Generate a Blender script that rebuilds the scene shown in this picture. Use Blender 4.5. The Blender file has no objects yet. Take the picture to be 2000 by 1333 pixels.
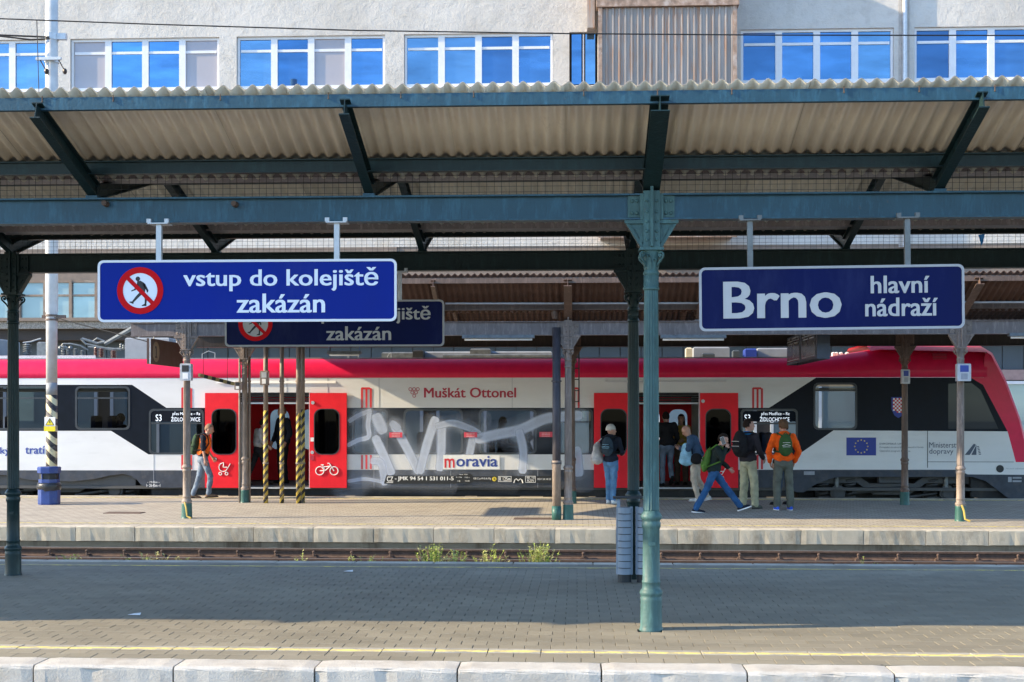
import bpy, bmesh, math, random
from math import sin, cos, pi, radians, atan, sqrt, tan
from mathutils import Vector, Matrix, noise as mnoise
random.seed(7)
S = bpy.context.scene
COL = S.collection

# ------------------------------------------------------------------ camera, light, exposure
FPX = 2600.0                       # focal length in pixels of a 2000 px wide picture
TH = atan(127 / FPX)               # camera turned a little to the left of the platform normal
EYE = 1.8
cd = bpy.data.cameras.new('camera'); cam = bpy.data.objects.new('camera', cd); COL.objects.link(cam)
cam.location = (0, 0, EYE); cam.rotation_euler = (pi / 2, 0, TH)
cd.sensor_width = 36; cd.lens = 36 * FPX / 2000; cd.shift_y = 139.5 / 2000
cd.clip_start = .1; cd.clip_end = 1000
S.camera = cam
SUN = Vector((2.15, .35, -1)).normalized()          # direction the light travels
W = bpy.data.worlds.new('World'); S.world = W; W.use_nodes = True
nt = W.node_tree; nt.nodes.clear()
sky = nt.nodes.new('ShaderNodeTexSky'); sky.sky_type = 'NISHITA'; sky.sun_disc = False
sky.sun_elevation = math.asin(-SUN.z); sky.sun_rotation = math.atan2(-SUN.x, -SUN.y)
sky.air_density = 1.0; sky.dust_density = .3; sky.ozone_density = 3.8
bg = nt.nodes.new('ShaderNodeBackground'); bg.inputs[1].default_value = .15
wo = nt.nodes.new('ShaderNodeOutputWorld')
nt.links.new(sky.outputs[0], bg.inputs[0]); nt.links.new(bg.outputs[0], wo.inputs[0])
sl = bpy.data.lights.new('sun', 'SUN'); sl.energy = 3.1; sl.angle = radians(.5); sl.color = (1, .81, .54)
so = bpy.data.objects.new('sun', sl); COL.objects.link(so); so.location = (-20, -3, 12)
so.rotation_euler = SUN.to_track_quat('-Z', 'Y').to_euler()
S.view_settings.view_transform = 'Standard'; S.view_settings.look = 'None'
S.view_settings.exposure = 1.85; S.view_settings.gamma = 1; S.view_settings.use_curve_mapping = False
S.cycles.max_bounces = 8; S.cycles.diffuse_bounces = 5; S.cycles.glossy_bounces = 3; S.cycles.transparent_max_bounces = 12
S.cycles.use_denoising = True

def at(px, py, Y):
    "point at distance Y (along the world Y axis) seen at photo position px,py"
    u = (px - 1000) / FPX; c, s = cos(TH), sin(TH)
    X = Y * (u * c - s) / (c + u * s); D = -X * s + Y * c
    return Vector((X, Y, EYE - (py - 806) / FPX * D))

# ------------------------------------------------------------------ materials
def nodes(name):
    m = bpy.data.materials.new(name); m.use_nodes = True; n = m.node_tree
    return m, n, n.nodes['Principled BSDF']
def N(n, t, **k):
    a = n.nodes.new(t)
    for q, v in k.items(): setattr(a, q, v)
    return a
def ramp(n, fac, stops):
    r = N(n, 'ShaderNodeValToRGB'); e = r.color_ramp.elements
    while len(e) < len(stops): e.new(.5)
    for i, (p, c) in enumerate(stops):
        e[i].position = p; e[i].color = (c[0], c[1], c[2], 1) if not isinstance(c, (int, float)) else (c, c, c, 1)
    n.links.new(fac, r.inputs[0]); return r.outputs[0]
def mixc(n, fac, a, b, mode='MIX'):
    m = N(n, 'ShaderNodeMix', data_type='RGBA', blend_type=mode)
    for s, v in ((0, fac), (6, a), (7, b)):
        if hasattr(v, 'is_linked'): n.links.new(v, m.inputs[s])
        elif s == 0: m.inputs[0].default_value = v
        else: m.inputs[s].default_value = (v[0], v[1], v[2], 1)
    return m.outputs[2]
def tex(n, scale, detail=4, rough=.55, stretch=None, kind='ShaderNodeTexNoise'):
    g = N(n, 'ShaderNodeNewGeometry'); mp = N(n, 'ShaderNodeMapping')
    n.links.new(g.outputs['Position'], mp.inputs[0])
    if stretch: mp.inputs['Scale'].default_value = stretch
    t = N(n, kind); n.links.new(mp.outputs[0], t.inputs['Vector']); t.inputs['Scale'].default_value = scale
    if kind == 'ShaderNodeTexNoise': t.inputs['Detail'].default_value = detail; t.inputs['Roughness'].default_value = rough
    return t
def bump(n, p, h, strength, dist=.02):
    b = N(n, 'ShaderNodeBump'); b.inputs['Strength'].default_value = strength; b.inputs['Distance'].default_value = dist
    n.links.new(h, b.inputs['Height']); n.links.new(b.outputs[0], p.inputs['Normal'])
def mul(c, f): return tuple(min(1, x * f) for x in c)
def M(name, col, rough=.55, metal=0, var=.18, scale=5, bmp=.0, bscale=60, spec=.5, dirt=None, dscale=3, damt=.5, island=0, objrand=0, stretch=None, coat=0):
    m, n, p = nodes(name)
    p.inputs['Roughness'].default_value = rough; p.inputs['Metallic'].default_value = metal
    p.inputs['Specular IOR Level'].default_value = spec; p.inputs['Coat Weight'].default_value = coat
    t = tex(n, scale, stretch=stretch)
    c = ramp(n, t.outputs[0], [(.3, mul(col, 1 - var)), (.7, mul(col, 1 + var))])
    if dirt:
        d = tex(n, dscale, 8, .7, stretch=stretch)
        f = ramp(n, d.outputs[0], [(.5, 0), (.68, damt)])
        c = mixc(n, f, c, dirt)
    if island or objrand:
        o = N(n, 'ShaderNodeNewGeometry').outputs['Random Per Island'] if island else N(n, 'ShaderNodeObjectInfo').outputs['Random']
        k = island or objrand
        c = mixc(n, 1.0, c, ramp(n, o, [(0, 1 - k), (1, 1.0)]), 'MULTIPLY')
    n.links.new(c, p.inputs['Base Color'])
    r = ramp(n, t.outputs[0], [(.3, max(.03, rough * .85)), (.7, min(1, rough * 1.15))]); n.links.new(r, p.inputs['Roughness'])
    if bmp: bump(n, p, tex(n, bscale, 6, .6, stretch=stretch).outputs[0], bmp)
    return m
def glass(name, tint, refl=.12, gcol=(1, 1, 1), rough=.02):
    m, n, p = nodes(name); n.nodes.remove(p)
    tr = N(n, 'ShaderNodeBsdfTransparent'); tr.inputs[0].default_value = (*tint, 1)
    gl = N(n, 'ShaderNodeBsdfGlossy'); gl.inputs[0].default_value = (*gcol, 1); gl.inputs['Roughness'].default_value = rough
    b = N(n, 'ShaderNodeBump'); b.inputs['Strength'].default_value = .04
    n.links.new(tex(n, 1.3, 2).outputs[0], b.inputs['Height']); n.links.new(b.outputs[0], gl.inputs['Normal'])
    lw = N(n, 'ShaderNodeLayerWeight'); lw.inputs[0].default_value = refl
    mx = N(n, 'ShaderNodeMixShader'); n.links.new(lw.outputs['Fresnel'], mx.inputs[0])
    n.links.new(tr.outputs[0], mx.inputs[1]); n.links.new(gl.outputs[0], mx.inputs[2])
    n.links.new(mx.outputs[0], n.nodes['Material Output'].inputs[0]); return m

MT = {}
MT['ballast'] = M('ballast', (.07, .055, .045), .95, var=.5, scale=25, bmp=.8, bscale=30)
PAVE = (.272, .246, .187)
def pave(name, kw):
    m = pave0(name, kw); n = m.node_tree; p = n.nodes['Principled BSDF']; c = p.inputs['Base Color'].links[0].from_socket
    v = tex(n, 5.5, kind='ShaderNodeTexVoronoi'); g = mixc(n, ramp(n, v.outputs[0], [(.05, .6), (.075, 0)]), c, (.075, .065, .055)); w = tex(n, .5, 6, .6, stretch=(.25, 1, 1)); g = mixc(n, 1., g, ramp(n, w.outputs[0], [(.35, .88), (.65, 1.06)]), 'MULTIPLY'); n.links.new(g, p.inputs['Base Color']); return m
def pave0(name, kw):
    return M(name, PAVE, .8, var=.16, scale=1.4, bmp=.25, bscale=110, spec=.3, dirt=(.17, .145, .115), dscale=.7, damt=.32, stretch=(.6, 1.6, 1), **kw)
MT['paver'] = pave('paver', dict(objrand=.15)); MT['paver_field'] = pave('paver_field', dict(island=.15))
MT['joint'] = M('joint_sand', (.2, .17, .125), .95, var=.3, scale=20)
MT['tactile'] = M('tactile_tile', (.33, .31, .27), .85, var=.2, scale=4, bmp=.3, bscale=80, dirt=(.16, .15, .13), damt=.5)
def yellow_paint(name, wear):
    m, n, p = nodes(name)
    t = tex(n, 9, 8, .7, stretch=(1, 3, 1)); c = ramp(n, t.outputs[0], [(wear, (.74, .60, .16)), (wear + .14, (.36, .31, .2))])
    n.links.new(c, p.inputs['Base Color']); p.inputs['Roughness'].default_value = .7; return m
MT['yellow'] = yellow_paint('yellow_line_paint', .43); MT['yellow_worn'] = yellow_paint('worn_yellow_paint', .38)
def concrete(name, col, dark, vscale, amt, pits=.5):
    m, n, p = nodes(name)
    a = tex(n, 3, 8, .65); c = ramp(n, a.outputs[0], [(.3, mul(col, .82)), (.7, mul(col, 1.1))])
    d = tex(n, 1.6, 9, .72, stretch=(1, 1, vscale)); c = mixc(n, ramp(n, d.outputs[0], [(.5, 0), (.66, amt)]), c, dark)
    v = tex(n, 26, kind='ShaderNodeTexVoronoi'); sp = ramp(n, v.outputs[0], [(.04, pits), (.09, 0)])
    c = mixc(n, sp, c, mul(dark, .5)); n.links.new(c, p.inputs['Base Color']); p.inputs['Roughness'].default_value = .85
    bump(n, p, tex(n, 70, 6, .65).outputs[0], .35); return m
MT['kerb'] = concrete('kerb_concrete', (.50, .475, .43), (.33, .29, .24), 1, .75, .8)
MT['kerb_far'] = concrete('far_kerb_concrete', (.50, .45, .36), (.2, .165, .12), .5, .7, .2)
MT['plinth'] = concrete('plinth_concrete', (.33, .28, .21), (.12, .085, .055), .12, .95, .1)
MT['far_deck'] = None
def far_deck():
    m, n, p = nodes('far_paving')
    g = N(n, 'ShaderNodeNewGeometry'); b = N(n, 'ShaderNodeTexBrick'); n.links.new(g.outputs['Position'], b.inputs['Vector'])
    b.inputs['Scale'].default_value = 1; b.inputs['Brick Width'].default_value = .2; b.inputs['Row Height'].default_value = .165
    b.inputs['Mortar Size'].default_value = .008; b.inputs['Color1'].default_value = (.40, .36, .29, 1); b.inputs['Color2'].default_value = (.33, .295, .24, 1)
    b.inputs['Mortar'].default_value = (.17, .15, .12, 1)
    t = tex(n, 1.2, 8, .7); c = mixc(n, ramp(n, t.outputs[0], [(.48, 0), (.7, .55)]), b.outputs[0], (.2, .18, .15))
    n.links.new(c, p.inputs['Base Color']); p.inputs['Roughness'].default_value = .85; bump(n, p, b.outputs['Fac'], -.3, .01); return m
MT['far_deck'] = far_deck()
MT['rail_top'] = M('polished_rail', (.30, .27, .25), .4, .7, scale=9); MT['rail'] = M('rusty_rail', (.095, .06, .045), .85, var=.35, scale=14, bmp=.2)
MT['sleeper'] = M('sleeper', (.09, .075, .06), .9, var=.3)
def steel(name, col, rust=.25, rough=.42):
    m, n, p = nodes(name)
    a = tex(n, 2.5, 6); c = ramp(n, a.outputs[0], [(.3, mul(col, .85)), (.7, mul(col, 1.15))])
    d = tex(n, 14, 9, .75); c = mixc(n, ramp(n, d.outputs[0], [(.62, 0), (.72, rust)]), c, (.16, .09, .05))
    e = tex(n, 6, 8, .7, stretch=(3, 3, .6)); c = mixc(n, ramp(n, e.outputs[0], [(.5, 0), (.68, .5)]), c, mul(col, 2.3)); q = tex(n, 9, 9, .75, stretch=(4, 4, .35)); c = mixc(n, ramp(n, q.outputs[0], [(.55, 0), (.66, .45)]), c, mul(col, .4))
    n.links.new(c, p.inputs['Base Color']); p.inputs['Roughness'].default_value = rough; p.inputs['Specular IOR Level'].default_value = .3
    bump(n, p, tex(n, 35, 5).outputs[0], .25, .012); return m
MT['teal'] = steel('teal_paint', (.045, .115, .125)); MT['teal_shaded'] = steel('shaded_teal_paint', (.009, .024, .026))  # second one: dark copy of the column teal, shade put into the colour
MT['beam_skylit'] = steel('skylit_beam_paint', (.022, .070, .105), .3, .4)  # bluish copy of the same paint, sky light put into the colour
MT['column_skylit'] = steel('weathered_skylit_teal', (.048, .105, .105), .6, .5)  # lighter copy for the front columns, sky light painted in; streaks are wear
MT['brown'] = steel('brown_paint', (.13, .085, .065), .3); MT['grey_steel'] = steel('grey_mauve_paint', (.17, .145, .14), .2)
MT['taupe'] = steel('taupe_paint', (.21, .17, .145), .5, .55); MT['gutter'] = steel('gutter_paint', (.27, .24, .235), .3, .5)
MT['dark_brown'] = steel('dark_brown_paint', (.035, .026, .022), .2)
def sheet(name, col, dark, amt):
    m, n, p = nodes(name)
    a = tex(n, 1.3, 7, .6, stretch=(2.5, .4, .4)); c = ramp(n, a.outputs[0], [(.3, mul(col, .88)), (.7, mul(col, 1.08))])
    d = tex(n, 5, 9, .7); c = mixc(n, ramp(n, d.outputs[0], [(.5, 0), (.72, amt)]), c, dark)
    o = N(n, 'ShaderNodeObjectInfo'); c = mixc(n, 1., c, ramp(n, o.outputs['Random'], [(0, .76), (1, 1)]), 'MULTIPLY'); k_ = tex(n, 2.4, 8, .75, stretch=(1.5, .5, .5)); c = mixc(n, ramp(n, k_.outputs[0], [(.6, 0), (.66, .3)]), c, mul(dark, .75))
    n.links.new(c, p.inputs['Base Color']); p.inputs['Roughness'].default_value = .9; bump(n, p, tex(n, 90, 5).outputs[0], .15); return m
MT['sheet_top'] = sheet('sheet_outer_grey', (.34, .31, .27), (.22, .2, .17), .6)  # darker grey for the top and end faces of the sheets
MT['sheet'] = sheet('fibre_cement', (.82, .745, .60), (.58, .52, .41), .3)
MT['sheet_brown'] = sheet('rusty_sheet', (.13, .07, .052), (.05, .03, .024), .7)
MT['wire'] = M('dark_wire', (.02, .02, .02), .6, .3)
MT['galv'] = M('galvanised_steel', (.48, .5, .53), .45, .4, var=.12, scale=12)
MT['white'] = M('white_print', (.8, .8, .8), .5, var=.04); MT['black'] = M('black_paint', (.012, .013, .015), .5, var=.2)

# ------------------------------------------------------------------ mesh helpers
WP = {}
def rootpos(p): return WP.get(p.name, Vector((0, 0, 0))) if p else Vector((0, 0, 0))
def finish(o, parent, loc=None):
    COL.objects.link(o)
    if parent is not None: o.parent = parent
    base = rootpos(parent)
    if loc is not None: o.location = Vector(loc) - base; WP[o.name] = Vector(loc)
    else: WP[o.name] = base
    return o
def tag(o, label=None, cat=None, group=None, kind=None):
    for k, v in (('label', label), ('category', cat), ('group', group), ('kind', kind)):
        if v: o[k] = v
    return o
def thing(name, loc, label=None, cat=None, group=None, kind=None):
    o = bpy.data.objects.new(name, None); o.empty_display_size = .2
    finish(o, None, loc); return tag(o, label, cat, group, kind)
class MB:
    def __init__(s): s.v = []; s.f = []; s.m = []; s.sm = []; s.mi = 0; s.smooth = False
    def add(s, vs, fs):
        k = len(s.v); s.v += [tuple(v) for v in vs]
        for f in fs: s.f.append(tuple(i + k for i in f)); s.m.append(s.mi); s.sm.append(s.smooth)
        return s
    def box(s, x0, x1, y0, y1, z0, z1):
        return s.add([(x0, y0, z0), (x1, y0, z0), (x1, y1, z0), (x0, y1, z0), (x0, y0, z1), (x1, y0, z1), (x1, y1, z1), (x0, y1, z1)],
                     [(3, 2, 1, 0), (4, 5, 6, 7), (0, 1, 5, 4), (1, 2, 6, 5), (2, 3, 7, 6), (3, 0, 4, 7)])
    def cbox(s, x0, x1, y0, y1, z0, z1, b):      # box with chamfered top edges
        return s.add([(x0, y0, z0), (x1, y0, z0), (x1, y1, z0), (x0, y1, z0), (x0, y0, z1 - b), (x1, y0, z1 - b), (x1, y1, z1 - b), (x0, y1, z1 - b),
                      (x0 + b, y0 + b, z1), (x1 - b, y0 + b, z1), (x1 - b, y1 - b, z1), (x0 + b, y1 - b, z1)],
                     [(0, 1, 5, 4), (1, 2, 6, 5), (2, 3, 7, 6), (3, 0, 4, 7), (4, 5, 9, 8), (5, 6, 10, 9), (6, 7, 11, 10), (7, 4, 8, 11), (8, 9, 10, 11)])
    def tube(s, pts, r, n=8, cap=True):
        pts = [Vector(p) for p in pts]; rs = r if isinstance(r, (list, tuple)) else [r] * len(pts); k = len(s.v); vs = []; fs = []
        ref = None
        for i, p in enumerate(pts):
            d = ((pts[min(i + 1, len(pts) - 1)] - p).normalized() + (p - pts[max(i - 1, 0)]).normalized())
            d = d.normalized() if d.length > 1e-6 else Vector((0, 0, 1))
            if ref is None: ref = d.orthogonal().normalized()
            a = (ref - d * ref.dot(d)); a = a.normalized() if a.length > 1e-5 else d.orthogonal().normalized(); ref = a; b = d.cross(a)
            for j in range(n):
                t = 2 * pi * j / n; vs.append(p + (a * cos(t) + b * sin(t)) * rs[i])
        for i in range(len(pts) - 1):
            for j in range(n): fs.append((i * n + j, i * n + (j + 1) % n, (i + 1) * n + (j + 1) % n, (i + 1) * n + j))
        if cap: fs.append(tuple(range(n - 1, -1, -1))); fs.append(tuple((len(pts) - 1) * n + j for j in range(n)))
        return s.add(vs, fs)
    def lathe(s, c, prof, n=24, flute=None, cap=True):
        vs = []; fs = []
        for r, z in prof:
            for j in range(n):
                t = 2 * pi * j / n; k = 1
                if flute and flute[1] <= z <= flute[2]: k = 1 - flute[3] * (.5 - .5 * cos(t * flute[0]))
                vs.append((c[0] + r * k * cos(t), c[1] + r * k * sin(t), c[2] + z))
        for i in range(len(prof) - 1):
            for j in range(n): fs.append((i * n + j, i * n + (j + 1) % n, (i + 1) * n + (j + 1) % n, (i + 1) * n + j))
        if cap: fs.append(tuple(range(n - 1, -1, -1))); fs.append(tuple((len(prof) - 1) * n + j for j in range(n)))
        return s.add(vs, fs)
    def ball(s, c, r, n=10, m=6, sq=(1, 1, 1)):
        vs = [(c[0], c[1], c[2] - r * sq[2])]; fs = []
        for i in range(1, m):
            a = -pi / 2 + pi * i / m
            for j in range(n): t = 2 * pi * j / n; vs.append((c[0] + r * sq[0] * cos(a) * cos(t), c[1] + r * sq[1] * cos(a) * sin(t), c[2] + r * sq[2] * sin(a)))
        vs.append((c[0], c[1], c[2] + r * sq[2]))
        for j in range(n): fs.append((0, 1 + (j + 1) % n, 1 + j)); fs.append((len(vs) - 1, 1 + (m - 2) * n + j, 1 + (m - 2) * n + (j + 1) % n))
        for i in range(m - 2):
            for j in range(n): fs.append((1 + i * n + j, 1 + i * n + (j + 1) % n, 1 + (i + 1) * n + (j + 1) % n, 1 + (i + 1) * n + j))
        return s.add(vs, fs)
    def prism(s, poly, a0, a1, axis='y'):         # polygon (x,z) swept along y, or (y,z) along x, or (x,y) along z
        n = len(poly); f = {'y': lambda p, a: (p[0], a, p[1]), 'x': lambda p, a: (a, p[0], p[1]), 'z': lambda p, a: (p[0], p[1], a)}[axis]
        vs = [f(p, a0) for p in poly] + [f(p, a1) for p in poly]
        return s.add(vs, [tuple(range(n)), tuple(range(2 * n - 1, n - 1, -1))] + [(i, i + n, (i + 1) % n + n, (i + 1) % n) for i in range(n)])
    def ring(s, outer, inner, a0, a1):            # flat frame between two (x,z) outlines of equal length, between y=a0 and a1
        n = len(outer)
        vs = [(p[0], a0, p[1]) for p in outer] + [(p[0], a0, p[1]) for p in inner] + [(p[0], a1, p[1]) for p in outer] + [(p[0], a1, p[1]) for p in inner]
        fs = []
        for i in range(n):
            j = (i + 1) % n; fs += [(i, j, n + j, n + i), (2 * n + i, 3 * n + i, 3 * n + j, 2 * n + j), (i, 2 * n + i, 2 * n + j, j), (n + i, n + j, 3 * n + j, 3 * n + i)]
        return s.add(vs, fs)
    def ibeam(s, p0, p1, h, w, up=Vector((0, 0, 1)), tf=.01, tw=.008):   # I section with its bottom line from p0 to p1
        p0 = Vector(p0); p1 = Vector(p1); d = (p1 - p0).normalized(); side = d.cross(up).normalized(); u = side.cross(d)
        def bx(a0, a1, b0, b1):
            vs = [q + side * a + u * b for q in (p0, p1) for a, b in ((a0, b0), (a1, b0), (a1, b1), (a0, b1))]
            s.add(vs, [(3, 2, 1, 0), (4, 5, 6, 7), (0, 1, 5, 4), (1, 2, 6, 5), (2, 3, 7, 6), (3, 0, 4, 7)])
        bx(-w / 2, w / 2, 0, tf); bx(-w / 2, w / 2, h - tf, h); bx(-tw / 2, tw / 2, tf, h - tf); return s
    def mesh(s, name, mats, off=Vector((0, 0, 0)), fixn=False):
        me = bpy.data.meshes.new(name); me.from_pydata([(v[0] - off.x, v[1] - off.y, v[2] - off.z) for v in s.v], [], s.f)
        for m in (mats if isinstance(mats, (list, tuple)) else [mats]): me.materials.append(m)
        me.polygons.foreach_set('material_index', s.m); me.polygons.foreach_set('use_smooth', s.sm)
        if fixn:
            b = bmesh.new(); b.from_mesh(me); bmesh.ops.recalc_face_normals(b, faces=b.faces); b.to_mesh(me); b.free()
        me.update(); return me
    def build(s, name, mats, parent=None, loc=None, fixn=True):
        off = Vector(loc) if loc is not None else rootpos(parent)
        o = bpy.data.objects.new(name, s.mesh(name, mats, off, fixn)); return finish(o, parent, loc)
def inst(name, me, parent, loc):
    return finish(bpy.data.objects.new(name, me), parent, loc)
def copy_tree(o, parent, loc):
    "copy of a thing or part with all its children at a new world place"
    c = o.copy(); COL.objects.link(c); c.parent = parent; c.location = Vector(loc) - rootpos(parent); WP[c.name] = Vector(loc)
    def rec(a, b):
        for ch in list(a.children):
            d = ch.copy(); COL.objects.link(d); d.parent = b; WP[d.name] = WP[b.name] + d.location; rec(ch, d)
    rec(o, c); return c
def rrect(x0, z0, x1, z1, r, n=4):
    if x0 > x1: x0, x1 = x1, x0
    if z0 > z1: z0, z1 = z1, z0
    out = []
    for cx, cz, a in ((x1 - r, z1 - r, 0), (x0 + r, z1 - r, pi / 2), (x0 + r, z0 + r, pi), (x1 - r, z0 + r, 1.5 * pi)):
        for i in range(n + 1): t = a + pi / 2 * i / n; out.append((cx + r * cos(t), cz + r * sin(t)))
    return out
def region(outer, holes, Y, facing=-1):
    "flat (x,z) polygon with holes at depth Y as an MB"
    bm = bmesh.new(); ed = []
    for lp in [outer] + holes:
        vs = [bm.verts.new((p[0], Y, p[1])) for p in lp]
        ed += [bm.edges.new((vs[i], vs[(i + 1) % len(vs)])) for i in range(len(vs))]
    bmesh.ops.triangle_fill(bm, use_beauty=True, use_dissolve=False, edges=ed, normal=(0, facing, 0))
    bm.verts.index_update(); b = MB(); fs = []
    for f in bm.faces:
        q = [v.index for v in f.verts]; fs.append(q if f.normal.y * facing > 0 else q[::-1])
    b.add([v.co[:] for v in bm.verts], fs); bm.free(); return b
_tx = {}
def text_geo(s, bold):
    if (s, bold) not in _tx:
        c = bpy.data.curves.new('t', 'FONT'); c.body = s; c.offset = bold; c.resolution_u = 3
        o = bpy.data.objects.new('t', c); COL.objects.link(o); dg = bpy.context.evaluated_depsgraph_get(); dg.update()
        me = bpy.data.meshes.new_from_object(o.evaluated_get(dg)); vs = [v.co[:] for v in me.vertices]; fs = [tuple(p.vertices) for p in me.polygons]
        bpy.data.objects.remove(o); bpy.data.curves.remove(c); bpy.data.meshes.remove(me); _tx[(s, bold)] = (vs, fs)
    return _tx[(s, bold)]
def text_on(mb, s, x0, x1, z0, z1, Y, bold=.012):
    "flat lettering filling the box x0..x1, z0..z1 at depth Y, facing -Y; bold letters are struck several times side by side"
    vs, fs = text_geo(s, 0); xs = [v[0] for v in vs]; ys = [v[1] for v in vs]
    a, b, c, d = min(xs), max(xs), min(ys), max(ys); e = bold * 2
    k = [(0, 0)] if bold < .008 else [(i / 4 * e, j * e * .3) for i in range(5) for j in (0, 1)]
    for n, (ox, oz) in enumerate(k):
        mb.add([(x0 + (v[0] - a + ox) / (b - a + e) * (x1 - x0), Y - n * .00012, z0 + (v[1] - c + oz) / (d - c + e * .3) * (z1 - z0)) for v in vs], fs)
    return mb
def text_px(mb, s, px0, py0, px1, py1, Y, bold=.012):
    a = at(px0, py0, Y); b = at(px1, py1, Y); return text_on(mb, s, a.x, b.x, b.z, a.z, Y, bold)
# ------------------------------------------------------------------ the setting: ground, platforms, track
ZF = -.13                                    # level of the far platform
mb = MB(); mb.box(-300, 300, -300, 600, -1.6, -.62); mb.build('ground', MT['ballast']); tag(bpy.data.objects['ground'], 'dark ballast ground under tracks and platforms', kind='structure')

def zdeck(y): return 0 if y < 11.4 else -.0175 * (y - 11.4)
plat = thing('platform', (0, 13, 0), 'near platform paved in beige blocks with white kerb', kind='structure')
b = MB(); b.prism([(9.35, -.62), (9.35, -.06), (11.4, -.032), (16.85, -.032 - .0175 * 5.45), (16.85, -.62)], -16, 14, 'x'); b.build('platform_core', MT['joint'], plat)
# kerb stones of the near edge, one metre each, rounded nose
def kerb_mesh(L, D, H, r, seed, name, mat):
    rnd = random.Random(seed); m = MB(); n = 5; prof = [(D, -H), (D, -.006), (D - .006, 0)]
    for i in range(n + 1): t = pi / 2 * i / n; prof.append((r - r * sin(t), -r + r * cos(t)))
    prof.append((0.012, -H)); k = 12; vs = []; fs = []
    for i in range(k + 1):
        x = L * i / k; e = 0 if 0 < i < k else .005
        for (y, z) in prof: vs.append((x, y + e + rnd.uniform(-.003, .003) + (.012 * rnd.random() if rnd.random() < .06 else 0), z - e + rnd.uniform(-.0015, .0015)))
    q = len(prof)
    for i in range(k):
        for j in range(q - 1): fs.append((i * q + j, i * q + j + 1, (i + 1) * q + j + 1, (i + 1) * q + j))
    fs.append(tuple(range(q - 1, -1, -1))); fs.append(tuple(k * q + j for j in range(q))); m.add(vs, fs)
    return m.mesh(name, mat, fixn=True)
km = [kerb_mesh(1.0, .29, .5, .03, i, 'kerb_stone', MT['kerb']) for i in range(4)]
x893 = at(893, 1300, 9.33).x
for i in range(-8, 10):
    o = inst('kerb_stone', km[i % 4], plat, (x893 + i * 1.012 + .006, 9.32, random.uniform(-.003, .002)))
# paving: running bond, 0.2 x 0.165 blocks
PW, PD, G = .2, .165, .0032
def paver_mesh(w, d, name, rnd=0):
    m = MB(); m.cbox(G / 2, w - G / 2, G / 2, d - G / 2, -.06, 0, .0025); return m.mesh(name, MT['paver'])
pm = paver_mesh(PW, PD, 'paver')
rows = [9.618, 9.618 + PD]; y = 9.618 + 2 * PD; tact0 = y; y += .165 + .012
tact1 = y
while y < 16.5: rows.append(y); y += PD
cx_, cy_ = .615, 11.1
fld = MB(); singles = []
for ri, y in enumerate(rows):
    xa = at(-40, 1250, y).x; xb = at(2040, 1250, y).x; off = (ri % 2) * PW / 2 + (.03 if ri < 2 else 0)
    for i in range(int(xa / PW) - 6, int(xb / PW) + 6):
        x = i * PW + off
        if (x + .1 - cx_) ** 2 + (y + .08 - cy_) ** 2 < .075 ** 2: continue
        z = zdeck(y + PD / 2) + random.gauss(0, .0007)
        inview = xa < x < xb
        if len(singles) < 300 and inview: singles.append((x, y, z))
        else: fld.cbox(x + G / 2, x + PW - G / 2, y + G / 2, y + PD - G / 2, z - .06, z, .0025)
for (x, y, z) in singles:
    o = inst('paver', pm, plat, (x, y, z)); o.rotation_euler = (random.gauss(0, .002), random.gauss(0, .002), random.gauss(0, .002))
f = fld.build('paver_field', MT['paver_field'], plat, fixn=False); f['kind'] = 'stuff'
# tactile strip with yellow grooved lines
tm = MB(); tm.cbox(.003, .397, .003, .172, -.06, .001, .004); tmesh = tm.mesh('tactile_tile', MT['tactile'])
ym = MB()
for k in range(3): ym.cbox(.004, .396, .022 + k * .024, .036 + k * .024, .0005, .005, .003)
ymesh = ym.mesh('yellow_ridges', MT['yellow'])
for i in range(-14, 13):
    t = inst('tactile_tile', tmesh, plat, (i * .4 + .13, tact0 + .002, random.gauss(0, .001)))
    g = bpy.data.objects.new('yellow_ridges', ymesh); finish(g, t)
# far strip of the near platform: edge line and flat kerb
for i in range(-11, 12):
    o = inst('edge_slab', bpy.data.meshes.get('edge_slab') or MB().cbox(.004, .996, 0, .30, -.12, 0, .01).mesh('edge_slab', MT['kerb_far']), plat, (i * 1.0 + .2, 16.52, zdeck(16.6)))
m = MB(); m.box(-12, 12, 16.1, 16.15, zdeck(16.13) + .001, zdeck(16.13) + .006); m.build('yellow_line', MT['yellow_worn'], plat)

far = thing('platform', (0, 26, ZF), 'far platform of worn beige paving beside the train', kind='structure')
b = MB(); b.box(-22, 22, 22.35, 30.2, -.62, ZF); b.build('platform_deck', MT['far_deck'], far)
b = MB(); b.box(-22, 22, 22.22, 22.34, -.62, ZF - .25); b.build('platform_plinth', MT['plinth'], far)
km2 = [kerb_mesh(1.004, .26, .245, .02, 20 + i, 'kerb_stone', MT['kerb_far']) for i in range(4)]
x847 = at(847, 1040, 22.1).x
for i in range(-16, 15): inst('kerb_stone', km2[(i * 7) % 4], far, (x847 + i * 1.012, 22.1, ZF + .004 + random.uniform(-.002, .002)))
m = MB(); m.box(-22, 22, 22.80, 22.86, ZF + .001, ZF + .006); m.build('yellow_line', MT['yellow'], far)
m = MB(); m.box(-22, 22, 29.64, 29.72, ZF + .001, ZF + .006); m.build('yellow_line', MT['yellow'], far)
m = MB(); m.box(-22, 22, 29.95, 30.22, ZF - .2, ZF + .012); m.build('rear_kerb', MT['kerb_far'], far)
plat3 = thing('platform', (0, 36, ZF), 'pale concrete platform edge seen under the train', kind='structure')
m = MB(); m.box(-40, 30, 34.6, 39.6, -.62, -.1); m.build('platform_deck', MT['kerb_far'], plat3)

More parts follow.
